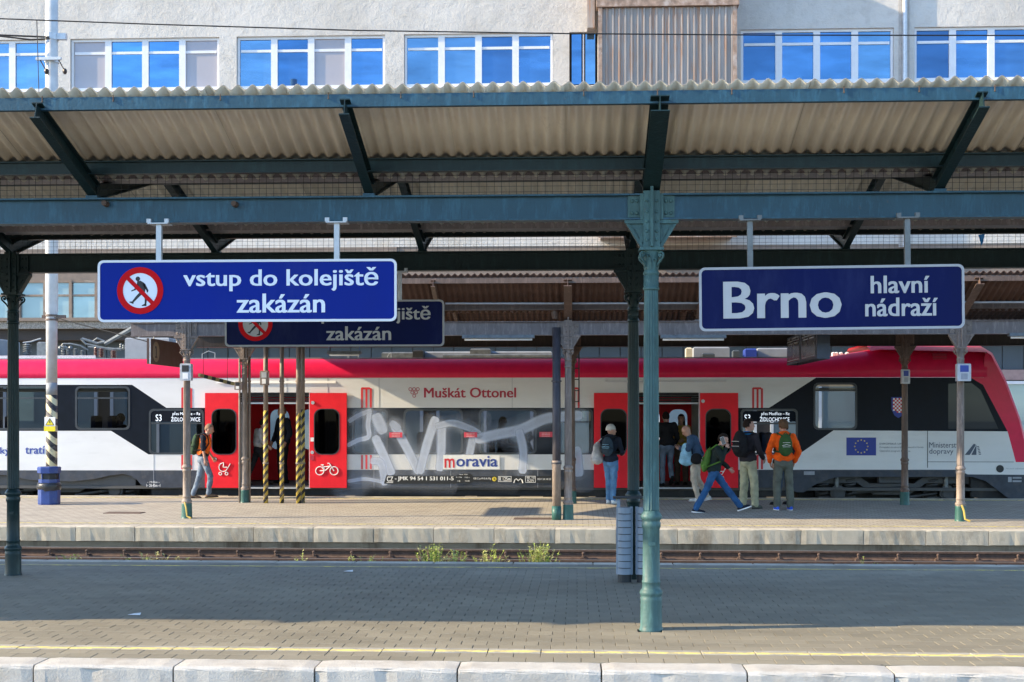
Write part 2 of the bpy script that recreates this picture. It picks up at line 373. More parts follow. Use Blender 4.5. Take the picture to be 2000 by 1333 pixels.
trk = thing('railway_track', (0, 20.6, -.4), 'rusty railway track between the two platforms', kind='structure')
RY = (19.9, 21.36); RZ = -.40
for ry in RY:
    m = MB(); m.prism([(ry - .065, RZ - .15), (ry + .065, RZ - .15), (ry + .065, RZ - .135), (ry + .012, RZ - .115), (ry + .012, RZ - .04), (ry + .034, RZ - .03), (ry + .034, RZ - .004), (ry + .028, RZ - .001), (ry - .028, RZ - .001), (ry - .034, RZ - .004), (ry - .034, RZ - .03), (ry - .012, RZ - .04), (ry - .012, RZ - .115), (ry - .065, RZ - .135)], -16, 16, 'x')
    r = m.build('rail', MT['rail'], trk)
    m = MB(); m.box(-16, 16, ry - .024, ry + .024, RZ - .0005, RZ + .0015); m.build('running_surface', MT['rail_top'], r)
sm_ = MB().cbox(-.12, .12, 19.35 - 20.6, 21.95 - 20.6, -.3, -.152, .015).mesh('sleeper', MT['sleeper'])
cm_ = MB(); cm_.box(-.05, .05, -.13, .13, -.15, -.12); cm_.tube([(0, -.09, -.12), (0, -.09, -.05)], .018, 6); cm_.tube([(0, .09, -.12), (0, .09, -.05)], .018, 6); cm_.ball((0, -.09, -.05), .026, 6, 4); cm_.box(-.03, .03, -.1, .1, -.115, -.1)
cmesh = cm_.mesh('rail_clip', MT['rail'])
for i in range(-19, 20):
    x = i * .62 + .1; inst('sleeper', sm_, trk, (x, 20.6, RZ))
    for ry in RY: inst('rail_clip', cmesh, trk, (x, ry, RZ))

# ------------------------------------------------------------------ platform canopies
def column_set(mat_sh, mat_base, parent, loc, zb, zt, leaf=True, basecol=None):
    "cast iron column: fluted shaft with base, leaf capital, flared bracket and bolted plate"
    x, y, z0 = loc; h = zb - z0                              # h: height of the beam underside above the base
    s = MB(); s.smooth = True
    s.lathe((x, y, z0), [(.066, .98), (.066, 1.0), (.066, 1.3), (.062, h - 1.0), (.0585, h - .585), (.0585, h - .58)], 64, (16, .99, h - .58, .2))
    sh = s.build('column', mat_sh, parent, loc)
    b = MB(); b.smooth = True
    b.lathe((x, y, z0), [(.1, -.03), (.1, 0), (.094, .012), (.09, .03), (.088, .24), (.09, .265), (.082, .275), (.092, .29), (.096, .305), (.092, .32), (.078, .335), (.074, .35), (.074, .385), (.078, .39), (.078, .40), (.072, .41), (.069, .83), (.073, .835), (.073, .845), (.079, .85), (.079, .885), (.072, .895), (.074, .905), (.084, .915), (.09, .93), (.09, .945), (.08, .96), (.07, .975), (.066, .985)], 40)
    b.smooth = False
    b.box(x - .028, x + .03, y - .0745, y - .06, z0 + .70, z0 + .73)
    b.build('column_base', basecol or mat_base, sh)
    c = MB(); c.smooth = True; k = h - .58
    c.lathe((x, y, z0), [(.058, k - .002), (.067, k + .002), (.069, k + .012), (.066, k + .022), (.06, k + .028), (.06, k + .125), (.066, k + .13), (.069, k + .14), (.064, k + .15), (.056, k + .165), (.058, k + .2), (.066, k + .27), (.08, k + .31), (.086, k + .325)], 32)
    c.smooth = False
    for i in range(20):                                       # raised diamond band
        a = 2 * pi * i / 20; c.tube([(x + .06 * cos(a), y + .06 * sin(a), z0 + k + .035), (x + .0605 * cos(a + .3), y + .0605 * sin(a + .3), z0 + k + .118)], .004, 4)
        c.tube([(x + .06 * cos(a + .3), y + .06 * sin(a + .3), z0 + k + .035), (x + .0605 * cos(a), y + .0605 * sin(a), z0 + k + .118)], .004, 4)
    c.box(x - .1, x + .1, y - .1, y + .1, z0 + k + .325, z0 + k + .345)
    c.smooth = True
    if leaf:
        for i in range(8):                                    # acanthus leaves in two rings
            a = 2 * pi * i / 8 + .39; d = Vector((cos(a), sin(a), 0)); sd = Vector((-sin(a), cos(a), 0)); o = Vector((x, y, z0 + k))
            hh, w = ((.10, .022), (.135, .026))[i % 2]
            for sgn in (-1, 1):
                pr = [(.057, .155, .5), (.064, .19, 1), (.074, .155 + hh * .8, .85), (.092, .155 + hh, .55), (.1, .155 + hh * .86, .1)]
                vs = []; fs = []
                for (r_, z_, w_) in pr: vs += [o + d * r_ + Vector((0, 0, z_)), o + d * (r_ - .006) + sd * sgn * w * w_ + Vector((0, 0, z_ - .006))]
                for q in range(len(pr) - 1): fs.append((2 * q, 2 * q + 1, 2 * q + 3, 2 * q + 2))
                c.add(vs, fs)
        for i in range(4):                                    # corner scrolls
            a = pi / 4 + i * pi / 2; d = Vector((cos(a), sin(a), 0)); o = Vector((x, y, z0 + k)); pts = []
            for q in range(15): t = q / 14; ang = -1.2 + t * 8.2; rr = .034 * (1 - t * .8); pts.append(o + d * (.104 + rr * cos(ang)) + Vector((0, 0, .285 + rr * sin(ang))))
            pts = [o + d * .062 + Vector((0, 0, .19)), o + d * .085 + Vector((0, 0, .225))] + pts
            c.tube(pts, [.006, .009] + [.010 - .004 * q / 14 for q in range(15)], 6)
            c.ball(o + d * .104 + Vector((0, 0, .285)), .011, 8, 5)
    c.build('column_capital', mat_sh, sh)
    r = MB(); t = z0 + k + .345                                # flared bracket carrying the beam
    top = zb - .004
    r.prism([(x - .085, t), (x + .085, t), (x + .205, top - .03), (x + .205, top), (x - .205, top), (x - .205, top - .03)], y - .045, y + .045)
    for sg in (-1, 1):                                         # raised borders of the bracket cheeks
        for fy in (y - .058,):
            e = [(x + sg * .055, t + .004), (x + sg * .088, t + .004), (x + sg * .21, top - .03), (x + sg * .18, top - .035)]
            r.prism(e if sg > 0 else e[::-1], fy, y - .04)
            e = [(x + sg * .06, top - .03), (x + sg * .222, top - .03), (x + sg * .222, top), (x + sg * .06, top)]
            r.prism(e if sg > 0 else e[::-1], fy - .008, y - .04)
            e = [(x + sg * .062, t + .05), (x + sg * .085, t + .045), (x + sg * .135, top - .07), (x + sg * .07, top - .07)]
            r.prism(e if sg > 0 else e[::-1], y - .056, y - .044)
    r.box(x - .068, x + .068, y - .085, y - .03, t - .01, zt + .02); r.box(x - .012, x + .012, y - .115, y - .08, t + .01, zt + .12)
    r.box(x - .095, x + .095, y - .072, y - .05, zb - .002, zt - .002)
    r.build('bracket', mat_sh, sh)
    p = MB()
    p.box(x - .195, x + .19, y - .04, y - .018, zb + .02, zt - .016)
    for sx in (-1, 1):
        for ax in (.12, .16):
            for az in (.055, .155): p.lathe((x + sx * ax, 0, 0), [(0, 0)], 1) if 0 else p.ball((x + sx * ax, y - .042, zb + az), .016, 8, 6, (1, .7, 1))
        for az in (-.1, -.02, .06, .15, -.17): p.ball((x + sx * .04, y - .087, zb + az), .014, 8, 6, (1, .7, 1))
    p.build('bolted_plate', mat_sh, sh); return sh

def corr_sheet(nw, pitch, amp, p0, p1, th, name, mat):
    "corrugated sheet nw waves wide along x from x=0; p0,p1: (y,z) of its two ends relative to its origin"
    m = MB(); m.smooth = True; seg = 8; k = nw * seg; vs = []; fs = []; ft = []
    for i in range(k + 1):
        x = pitch * i / seg; w = amp * .5 * sin(2 * pi * i / seg)
        for (y, z) in (p0, p1):
            vs += [(x, y, z + w), (x, y, z + w + th)]
    for i in range(k):
        a = i * 4; b = a + 4
        fs.append((a, a + 2, b + 2, b)); ft += [(a + 1, b + 1, b + 3, a + 3), (a, b, b + 1, a + 1), (a + 2, a + 3, b + 3, b + 2)]
    m.add(vs, fs); m.mi = 1; m.f += ft; m.m += [1] * len(ft); m.sm += [True] * len(ft); return m.mesh(name, [mat, MT['sheet_top'] if mat is MT['sheet'] else mat])

def canopy(root, yf, yr, z0, zb, zt, ohf, ohr, x0, x1, colx_f, colx_r, raf, A, slope=.326):
    "two rows of columns and beams, a gable roof between them and a rising wing on either side"
    mid = (yf + yr) / 2; H = .135
    for (y, s, oh) in ((yf, -1, ohf), (yr, 1, ohr)):
        sl = slope * min(1, 1.25 / oh)
        m = MB(); m.ibeam((x0, y, zb), (x1, y, zb), zt - zb, .13, tf=.014, tw=.03); m.build('beam', A['beam' if s < 0 else 'beam_rear'], root)
        for i, x in enumerate(raf):
            w = .14 if any(abs(x - c) < .1 for c in colx_f) else .078
            m = MB(); m.ibeam((x, y - s * .04, zt + .002), (x, y + s * (oh + .13), zt + .002 + sl * (oh + .17)), H, w); m.build('rafter', A['rafter'], root)
            m = MB(); yi = y - s * .06
            m.ibeam((x, yi, zt + .004), (x, mid - s * -.004, zt + .004 + .26 * abs(mid - yi)), .12, .07)
            m.prism([(yi, zt + .004), (yi - s * .5, zt + .135), (yi - s * .5, zt + .145), (yi, zt + .14)], x - .01, x + .01, 'x'); m.build('inner_rafter', A['rafter'], root)
            m = MB(); m.box(x - .05, x + .05, y - .05, y + .05, zt, zt + .022); m.build('rafter_shoe', A['beam'], root)
        zt1 = zt + sl * oh + H + .004
        m = MB(); ye = y + s * oh; m.prism([(ye - .025, zt1), (ye + .025, zt1), (ye + .025, zt1 + .012), (ye - .013, zt1 + .012), (ye - .013, zt1 + .083), (ye + .025, zt1 + .083), (ye + .025, zt1 + .095), (ye - .025, zt1 + .095)], x0, x1, 'x'); m.build('eave_purlin', A['purlin'], root)
        m = MB(); yp = y + s * .13; zp = zt + sl * .13 + H + .004; m.ibeam((x0, yp, zp), (x1, yp, zp), .11, .07); m.build('inner_purlin', A['purlin2'], root)
        if oh > 1.6:
            yp = y + s * oh * .55; zp = zt + sl * oh * .55 + H + .004; m = MB(); m.ibeam((x0, yp, zp), (x1, yp, zp), .095, .06); m.build('middle_purlin', A['purlin2'], root)
        m = MB(); yg = y - s * .3; m.prism([(yg - .13, zt + .20), (yg + .13, zt + .20), (yg + .15, zt + .29), (yg + .135, zt + .29), (yg + .12, zt + .215), (yg - .12, zt + .215), (yg - .135, zt + .29), (yg - .15, zt + .29)], x0 + .02, x1 - .02, 'x'); m.build('valley_gutter', A['gutter'], root)
        # roof sheets of the wing and of the inner slope
        nw, pt = 8, .1137; nS = int((x1 - x0) / (nw * pt))
        ya, yb = (y + s * (oh + .045), y - s * .2); za, zc = zt1 + .095 + .03 + sl * .045, zt1 + .095 + .03 - sl * (oh + .2)
        o0 = ((ya, za), (yb, zc)); w_ = corr_sheet(nw, pt, .038, (0, 0), (yb - ya, zc - za), .007, 'roof_sheet', A['sheet'])
        yi0, yi1 = y - s * .36, mid; zi0 = zt + .26 * .36 + .12 + .03; zi1 = zt + .26 * abs(mid - y) + .12 + .03
        wi = corr_sheet(nw, pt, .043, (0, 0), (yi1 - yi0, zi1 - zi0), .007, 'roof_sheet', A['sheet'])
        for i in range(nS):
            X = x0 + .1 + i * nw * pt
            inst('roof_sheet', w_, root, (X, ya, za + (i % 2) * .006 + random.uniform(0, .003))); inst('roof_sheet', wi, root, (X, yi0, zi0 + (i % 2) * .006))
        # wire netting against birds above the beam
        m = MB(); yn = y - s * .02; xa, xb = max(x0, -9.5), min(x1, 9.5); n = int((xb - xa) / .062)
        for i in range(n): x = xa + i * .062 + random.uniform(-.006, .006); m.box(x - .0014, x + .0014, yn - .0014, yn + .0014, zt + .002, zt + .19)
        for k in range(4): z = zt + .035 + k * .047; m.box(xa, xb, yn + .003, yn + .0055, z - .0013, z + .0013)
        nn = m.build('bird_netting', MT['wire'], root, fixn=False); nn['kind'] = 'stuff'
    m = MB(); m.ibeam((x0, mid, zt + .26 * (yr - yf) / 2 - .05), (x1, mid, zt + .26 * (yr - yf) / 2 - .05), .12, .06); m.build('ridge_beam', A['purlin2'], root)

YF, YR = 11.1, 14.95
def studs(root, x0, x1, y, z, step, mat):
    m = MB(); x = x0
    while x < x1: m.tube([(x, y, z), (x, y, z - .045)], .004, 5); m.ball((x, y, z - .045), .007, 5, 3); x += step * random.choice((1, 1, 1, 1.5))
    o = m.build('hook_bolts', mat, root); o['kind'] = 'stuff'
near = thing('platform_canopy', (.62, 13.0, 0), 'blue-green iron canopy with corrugated roof over the near platform', 'canopy')
RAF = [.615 + i * 2.355 for i in range(-8, 6)]
canopy(near, YF, YR, 0, 3.395, 3.61, 1.1, 1.15, -20.2, 12.3, [.615, .615 - 7.065, .615 + 7.065], [], RAF,
       dict(beam=MT['beam_skylit'], beam_rear=MT['teal_shaded'], rafter=MT['teal_shaded'], purlin=MT['beam_skylit'], purlin2=MT['teal_shaded'], gutter=MT['gutter'], sheet=MT['sheet']))
studs(near, -6, 5, YF - 1.1 - .032, 4.215, .55, MT['rail'])
for px, py in ((208, 399), (460, 400)):
    p = at(px, py, YF - .02); m = MB(); m.tube([(p.x, YF - .01, p.z), (p.x, YF - .09, p.z)], [.028, .022], 8); m.build('bolt_stud', MT['rail'], near)
c1 = column_set(MT['column_skylit'], MT['column_skylit'], near, (.615, YF, 0), 3.395, 3.61)
c1['label'] = 'front column in weathered teal paint, its colour lightened as by sky light'
for i in (-2, -1, 1): copy_tree(c1, near, (.615 + i * 7.065, YF, 0))
zr = zdeck(YR)
c2 = column_set(MT['teal_shaded'], MT['teal_shaded'], near, (.63, YR, zr), 3.395, 3.61)
c2['label'] = 'rear column in the same teal, its colour darkened as in shade'
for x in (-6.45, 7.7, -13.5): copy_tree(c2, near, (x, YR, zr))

FF, FR = 24.0, 28.2
farc = thing('platform_canopy', (0, 26.1, ZF), 'brown and grey iron canopy with rusty roof over the far platform', 'canopy')
FX = [at(365, 1000, FF).x + i * 6.96 for i in range(0, 4)]
RAF2 = [FX[0] + i * 2.32 for i in range(0, 10)]
canopy(farc, FF, FR, ZF, 3.19, 3.44, 1.05, 2.05, -8.15, 14.8, FX, [], RAF2,
       dict(beam=MT['grey_steel'], beam_rear=MT['dark_brown'], rafter=MT['brown'], purlin=MT['brown'], purlin2=MT['brown'], gutter=MT['brown'], sheet=MT['sheet_brown']), slope=.43)
def teal_foot(par, x, y):
    m = MB(); m.smooth = True; m.lathe((x, y, ZF), [(.106, -.03), (.106, 0), (.1, .01), (.097, .03), (.0925, .25), (.0945, .262), (.088, .27)], 32); m.build('painted_foot', MT['foot'], par)
MT['foot'] = steel('chipped_turquoise_paint', (.03, .095, .085), .9)
c3 = column_set(MT['taupe'], MT['taupe'], farc, (FX[0], FF, ZF), 3.19, 3.44); teal_foot(c3, FX[0], FF)
for x in FX[1:3]: copy_tree(c3, farc, (x, FF, ZF))
c3['label'] = 'front column in taupe paint beside the man in the orange vest'
c4 = column_set(MT['brown'], MT['brown'], farc, (at(1767, 1000, FR).x, FR, ZF), 3.19, 3.44); teal_foot(c4, at(1767, 1000, FR).x, FR); c4['label'] = 'dark brown rear column'
c5 = copy_tree(c3, farc, (at(478, 1000, FR).x, FR, ZF)); c5['label'] = 'rear taupe column by the open door'
c6 = copy_tree(c4, farc, (at(1768, 1000, FR).x - 6.96, FR, ZF)); c6['label'] = 'rear brown column hidden behind front ones'
# light end board of the far canopy
m = MB(); m.prism([(22.9, 4.03), (24, 3.62), (26.1, 4.1), (28.2, 3.62), (29.9, 4.1), (30.3, 4.12), (30.3, 4.36), (28.2, 3.83), (26.1, 4.3), (24, 3.83), (22.9, 4.3)], -8.2, -8.17, 'x'); m.build('end_board', MT['taupe'], farc)
# ------------------------------------------------------------------ the building behind the station
YB = 40.0
MT['render'] = None
def render_mat():
    m, n, p = nodes('roughcast_render')
    a = tex(n, .35, 6, .6); c = ramp(n, a.outputs[0], [(.3, (.47, .445, .41)), (.7, (.60, .575, .54))])
    e = tex(n, 1.7, 9, .7); c = mixc(n, ramp(n, e.outputs[0], [(.5, 0), (.72, .6)]), c, (.36, .335, .30))
    d = tex(n, .22, 5, .65); c = mixc(n, ramp(n, d.outputs[0], [(.62, 0), (.72, .5)]), c, (.45, .38, .28))
    n.links.new(c, p.inputs['Base Color']); p.inputs['Roughness'].default_value = .95; p.inputs['Specular IOR Level'].default_value = .2
    h = tex(n, 2.6, 10, .75); bump(n, p, h.outputs[0], .55, .12); return m
MT['render'] = render_mat()
MT['frame_white'] = M('white_window_frame', (.66, .66, .68), .45, var=.05); MT['frame_brown'] = M('brown_window_frame', (.21, .15, .11), .6, dirt=(.5, .42, .33), damt=.4)
def mirror(name, tint, back, k):
    m, n, p = nodes(name); p.inputs['Base Color'].default_value = (*back, 1); p.inputs['Roughness'].default_value = .5
    gl = N(n, 'ShaderNodeBsdfGlossy'); gl.inputs[0].default_value = (*tint, 1); gl.inputs['Roughness'].default_value = .015
    b = N(n, 'ShaderNodeBump'); b.inputs['Strength'].default_value = .05; n.links.new(tex(n, .8, 2).outputs[0], b.inputs['Height']); n.links.new(b.outputs[0], gl.inputs['Normal'])
    mx = N(n, 'ShaderNodeMixShader'); mx.inputs[0].default_value = k
    lw_ = tex(n, .9, 6, .6, stretch=(.6, 1, 2.5)); n.links.new(mixc(n, 1., tint, ramp(n, lw_.outputs[0], [(.3, .62), (.7, 1.15)]), 'MULTIPLY'), gl.inputs[0])
    o = N(n, 'ShaderNodeObjectInfo'); v = N(n, 'ShaderNodeMapRange'); v.inputs[3].default_value = k * .5; v.inputs[4].default_value = k; n.links.new(o.outputs['Random'], v.inputs[0]); n.links.new(v.outputs[0], mx.inputs[0])
    n.links.new(p.outputs[0], mx.inputs[1]); n.links.new(gl.outputs[0], mx.inputs[2]); n.links.new(mx.outputs[0], n.nodes['Material Output'].inputs[0]); return m
MT['pane_blue'] = mirror('sky_tint_glass', (.115, .265, .475), (.02, .09, .26), .95)  # blue sky reflection put into the tints of these three panes
MT['pane_blue2'] = mirror('pale_sky_tint_glass', (.17, .33, .50), (.05, .14, .3), .9); MT['pane_blue3'] = mirror('deep_sky_tint_glass', (.08, .20, .38), (.02, .07, .2), .95)
MT['pane_blind'] = mirror('glass_before_blind', (.3, .4, .6), (.36, .32, .30), .14)
MT['pane_sky'] = mirror('pale_glass', (.28, .38, .44), (.22, .29, .31), .45)
MT['slate'] = M('slate_cladding', (.055, .07, .085), .5, var=.15, scale=1.5); MT['fascia_brown'] = M('brown_fascia', (.20, .155, .125), .8, var=.2, bmp=.2)
MT['pebble'] = M('pebble_concrete', (.30, .26, .22), .95, var=.55, scale=26, bmp=.8, bscale=40); MT['soffit'] = M('soffit', (.05, .04, .035), .9)
def rusty_metal():
    m, n, p = nodes('rusty_zinc')
    a = tex(n, 1.6, 5, .6, stretch=(2, 1, .25)); c = ramp(n, a.outputs[0], [(.3, (.24, .215, .20)), (.7, (.40, .36, .33))])
    d = tex(n, 2.2, 9, .72, stretch=(4, 1, .3)); c = mixc(n, ramp(n, d.outputs[0], [(.5, 0), (.62, .8)]), c, (.36, .20, .12))
    n.links.new(c, p.inputs['Base Color']); p.inputs['Roughness'].default_value = .6; p.inputs['Metallic'].default_value = .25; return m
MT['zinc'] = rusty_metal(); MT['rust'] = M('rust_edge', (.32, .22, .165), .85, var=.4, scale=6, dirt=(.45, .42, .40), damt=.7)
bl = thing('station_building', (0, YB, -.6), 'white rendered building with blue reflecting windows behind the train', 'building')
zt_, zb_ = 13.22, 11.62
groups = [(-190, 93, 4), (137, 428, 4), (462, 752, 4), (789, 1080, 4), (1112, 1167, 2), (1447, 1746, 4), (1786, 2090, 4)]
def xat(px): return at(px, 110, YB).x
holes = []
for (a, b_, n_) in groups: holes.append([(xat(a), zb_), (xat(b_), zb_), (xat(b_), zt_), (xat(a), zt_)])
w = region([(-26, 6.80), (24, 6.80), (24, 19), (-26, 19)], holes, YB).build('wall', MT['render'], bl, fixn=False)
blind = {(1, 0), (1, 3), (2, 2)}
for gi, (a, b_, n_) in enumerate(groups):
    x0, x1 = xat(a) + .01, xat(b_) - .01; fw = .055; W_ = (x1 - x0) / n_; yw = YB + .13
    f = MB(); tz = zb_ + (zt_ - zb_) * .735
    if gi != 4:
        f.box(x0, x1, yw - .05, yw + .04, zb_, zb_ + .11); f.box(x0, x1, yw - .05, yw + .04, zt_ - .08, zt_)
        for i in range(n_ + 1): xm = x0 + i * W_; k = .1 if 0 < i < n_ else .07; f.box(max(x0, xm - k), min(x1, xm + k), yw - .054, yw + .03, zb_ + .005, zt_ - .005)
        for i in range(n_): f.box(x0 + i * W_ + .1, x0 + (i + 1) * W_ - .1, yw - .03, yw + .03, tz - .04, tz + .04)
        f.box(x0 - .02, x1 + .02, YB - .06, YB + .1, zb_ - .05, zb_ - .003)
    else:
        f.box((x0 + x1) / 2 - .02, (x0 + x1) / 2 + .02, yw - .05, yw + .03, zb_, zt_)
    wo_ = f.build('window', MT['frame_white'], bl)
    d = .22; rv = MB(); X0, X1 = x0 - .01, x1 + .01
    rv.add([(X0, YB + d, zb_), (X0, YB, zb_), (X0, YB, zt_), (X1, YB, zt_), (X1, YB, zb_), (X1, YB + d, zb_), (X1, YB + d, zt_), (X0, YB + d, zt_)], [(0, 1, 2, 7), (7, 2, 3, 6), (6, 3, 4, 5)]); rv.build('window_reveal', MT['render'], wo_)
    for i in range(n_):
        g = MB(); xa, xb = x0 + i * W_ + .06, x0 + (i + 1) * W_ - .06
        g.add([(xa, yw, zb_ + .06), (xb, yw, zb_ + .06), (xb, yw, zt_ - .04), (xa, yw, zt_ - .04)], [(0, 1, 2, 3)])
        g.build('pane', MT['pane_blind' if (gi, i) in blind else ('pane_blue', 'pane_blue2', 'pane_blue3', 'pane_blue', 'pane_blue2')[(gi * 7 + i * 3 + (gi == 5) * 2) % 5]], wo_, fixn=False)
# brown fascia, lower window row, pebble slab, slate ground floor
m = MB(); m.box(-26, xat(775), YB - .02, YB + .3, 6.45, 6.797); m.box(xat(775) + .01, 24, YB + .02, YB + .3, 6.3, 6.797); m.build('fascia', MT['fascia_brown'], bl)
m = MB(); m.box(-26, 24, YB + .1, YB + .4, 5.86, 6.448); m.build('spandrel', MT['fascia_brown'], bl)
xs = -24.
k = 0
while xs < 22:
    wdt = 3.3; f = MB(); f.box(xs, xs + wdt, YB + .1, YB + .2, 4.62, 4.70); f.box(xs, xs + wdt, YB + .1, YB + .2, 5.78, 5.858)
    f.box(xs, xs + wdt, YB + .11, YB + .19, 5.36, 5.42)
    for i in range(5): f.box(xs + i * (wdt - .09) / 4, xs + i * (wdt - .09) / 4 + .09, YB + .08, YB + .21, 4.625, 5.855)
    fo = f.build('window', MT['frame_brown'], bl)
    for i in range(4):
        g = MB(); xa = xs + i * (wdt - .09) / 4 + .09; xb = xa + (wdt - .09) / 4 - .09
        g.add([(xa, YB + .16, 4.69), (xb, YB + .16, 4.69), (xb, YB + .16, 5.79), (xa, YB + .16, 5.79)], [(0, 1, 2, 3)]); g.build('pane', MT['pane_sky'], fo, fixn=False)
    m = MB(); m.box(xs + wdt + .003, xs + wdt + .117, YB + .05, YB + .3, 4.6, 5.858); m.build('pier', MT['fascia_brown'], bl); xs += wdt + .12; k += 1
m = MB(); m.box(-26, 24, 38.7, YB + .5, 4.28, 4.5); m.build('canopy_slab', MT['pebble'], bl)
m = MB(); m.box(-26, 24, 38.6, YB + .5, 4.503, 4.6); m.build('slab_flashing', MT['fascia_brown'], bl)
m = MB(); m.box(-26, 24, 38.9, YB + .5, 3.95, 4.277); m.build('soffit_beam', MT['soffit'], bl)
for i in range(80):
    x = -26 + i * .62
    m = MB(); m.box(x + .012, x + .608, YB - .35, YB - .3, 3.06, 3.948); m.build('cladding_panel', MT['slate'], bl)
m = MB(); m.box(-26, 24, YB - .298, YB + .5, -.6, 3.949); m.build('ground_floor_wall', MT['soffit'], bl)
m = MB(); m.box(-26, 24, YB - .42, YB - .3, 2.75, 3.05); m.build('string_beam', M('pinkish_beam', (.33, .22, .2), .7), bl)
for i in range(14):
    x = -24 + i * 3.3
    f = MB(); f.ring([(x, .2), (x + 2.9, .2), (x + 2.9, 2.72), (x, 2.72)], [(x + .09, .29), (x + 2.81, .29), (x + 2.81, 2.63), (x + .09, 2.63)], YB - .4, YB - .3); f.box(x + 1.42, x + 1.5, YB - .39, YB - .31, .29, 2.63)
    fo = f.build('shop_window', MT['frame_white'], bl)
    for q in (0, 1):
        xa = x + .09 + q * 1.41; g = MB(); g.add([(xa, YB - .34, .29), (xa + 1.33, YB - .34, .29), (xa + 1.33, YB - .34, 2.63), (xa, YB - .34, 2.63)], [(0, 1, 2, 3)]); g.build('pane', MT['pane_sky'], fo, fixn=False)
# corrugated metal bay
bx0, bx1, by = at(1170, 100, 38.9).x, at(1438, 100, 38.9).x, 38.9
m = MB(); m.box(bx0 + .05, bx1 - .05, by + .07, YB - .003, 6.95, 16); m.build('metal_bay', MT['zinc'], bl)
bay = bpy.data.objects['metal_bay']
nsh = 7; sw = (bx1 - bx0 - .16) / nsh
m = MB(); prof = []
nr = 3
for i in range(nr):
    x = i * sw / nr; r_ = sw / nr; prof += [(x, .05), (x + r_ * .62, .05), (x + r_ * .70, 0), (x + r_ * .92, 0), (x + r_ * 1., .05)]
vs = []; fs = []
for (x, y) in prof: vs += [(x, y, 0), (x, y, 6.56)]
for i in range(len(prof) - 1): fs.append((2 * i, 2 * i + 2, 2 * i + 3, 2 * i + 1))
m.add(vs, fs); shm = m.mesh('siding_sheet', MT['zinc'])
for i in range(nsh): inst('siding_sheet', shm, bay, (bx0 + .08 + i * sw, by, 7.03))
m = MB(); m.box(bx0 - .02, bx0 + .09, by - .03, by + .1, 6.9, 13.6); m.box(bx1 - .09, bx1 + .02, by - .03, by + .1, 6.9, 13.6); m.box(bx0 + .1, bx1 - .1, by - .025, by + .08, 6.9, 7.02); m.build('rusty_edge_strip', MT['rust'], bay)
m = MB(); m.box(bx0 - .08, bx1 + .08, by - .08, by + .3, 13.61, 13.95); m.box(bx0 - .12, bx1 + .12, by - .14, by + .3, 13.953, 15); m.build('bay_cap', MT['rust'], bay)
m = MB(); m.tube([(xat(1766), YB - .09, 6.7), (xat(1766), YB - .09, 19)], .07, 10); m.build('downpipe', MT['galv'], bl)
m = MB(); m.box(xat(1755), xat(1776), YB - .012, YB - .003, 6.7, 19); m.build('plaster_strip', M('cracked_plaster', (.42, .39, .36), .95, bmp=.4), bl)
m = MB(); m.box(bx0 - .34, bx0 - .12, YB - .5, YB - .003, 13.2, 16); m.build('rusty_box', MT['zinc'], bl)
m = MB(); m.box(-26, 24, YB + .5, YB + 10, -.6, 19.2); m.build('building_body', MT['fascia_brown'], bl)

# ------------------------------------------------------------------ overhead line pole and wires
YP = 27.95
pc = at(101, 990, YP)
pole = thing('catenary_pole', (pc.x, YP, ZF), 'tall light grey steel pole with black and yellow stripes low down', 'pole')
def striped(name, k, tilt, c1=(.62, .44, .06), c2=(.02, .02, .025)):
    m, n, p = nodes(name); g = N(n, 'ShaderNodeNewGeometry'); s = N(n, 'ShaderNodeSeparateXYZ'); n.links.new(g.outputs['Position'], s.inputs[0])
    a = N(n, 'ShaderNodeMath', operation='MULTIPLY'); a.inputs[1].default_value = tilt; n.links.new(s.outputs[0], a.inputs[0])
    b = N(n, 'ShaderNodeMath', operation='ADD'); n.links.new(a.outputs[0], b.inputs[0]); n.links.new(s.outputs[2], b.inputs[1])
    c = N(n, 'ShaderNodeMath', operation='MULTIPLY'); c.inputs[1].default_value = k; n.links.new(b.outputs[0], c.inputs[0])
    d = N(n, 'ShaderNodeMath', operation='FRACT'); n.links.new(c.outputs[0], d.inputs[0])
    e = N(n, 'ShaderNodeMath', operation='GREATER_THAN'); e.inputs[1].default_value = .5; n.links.new(d.outputs[0], e.inputs[0])
    w_ = tex(n, 7, 9, .75); col = mixc(n, e.outputs[0], c1, c2); col = mixc(n, ramp(n, w_.outputs[0], [(.5, 0), (.62, .85)]), col, (.22, .19, .17))
    n.links.new(col, p.inputs['Base Color']); p.inputs['Roughness'].default_value = .6; return m
MT['hazard'] = striped('hazard_paint', 3.6, 1.0, (.72, .62, .36)); MT['hazard_pipe'] = striped('pipe_hazard_paint', 5.6, -1.35, (.5, .36, .06))
MT['pole'] = M('pale_pole_paint', (.5, .5, .5), .5, var=.12, dirt=(.4, .4, .38), damt=.5)
def zy(py, Y, px=1000): return at(px, py, Y).z
m = MB(); m.smooth = True; m.lathe((pc.x, YP, 0), [(.12, ZF), (.116, zy(772, YP, 101))], 24); m.build('striped_section', MT['hazard'], pole)
m = MB(); m.smooth = True; m.lathe((pc.x, YP, 0), [(.116, zy(771.8, YP, 101)), (.116, zy(748, YP, 101))], 24); m.build('grey_band', M('grey_band', (.25, .27, .29), .6), pole)
m = MB(); m.smooth = True; m.lathe((pc.x, YP, 0), [(.116, zy(747.8, YP, 101)), (.118, zy(612, YP, 101)), (.132, zy(608, YP, 101)), (.132, 15)], 24); m.build('pole_shaft', MT['pole'], pole)
m = MB()
for py in (617, 625): m.lathe((pc.x, YP, 0), [(.136, zy(py, YP, 101) - .02), (.136, zy(py, YP, 101) + .02)], 20)
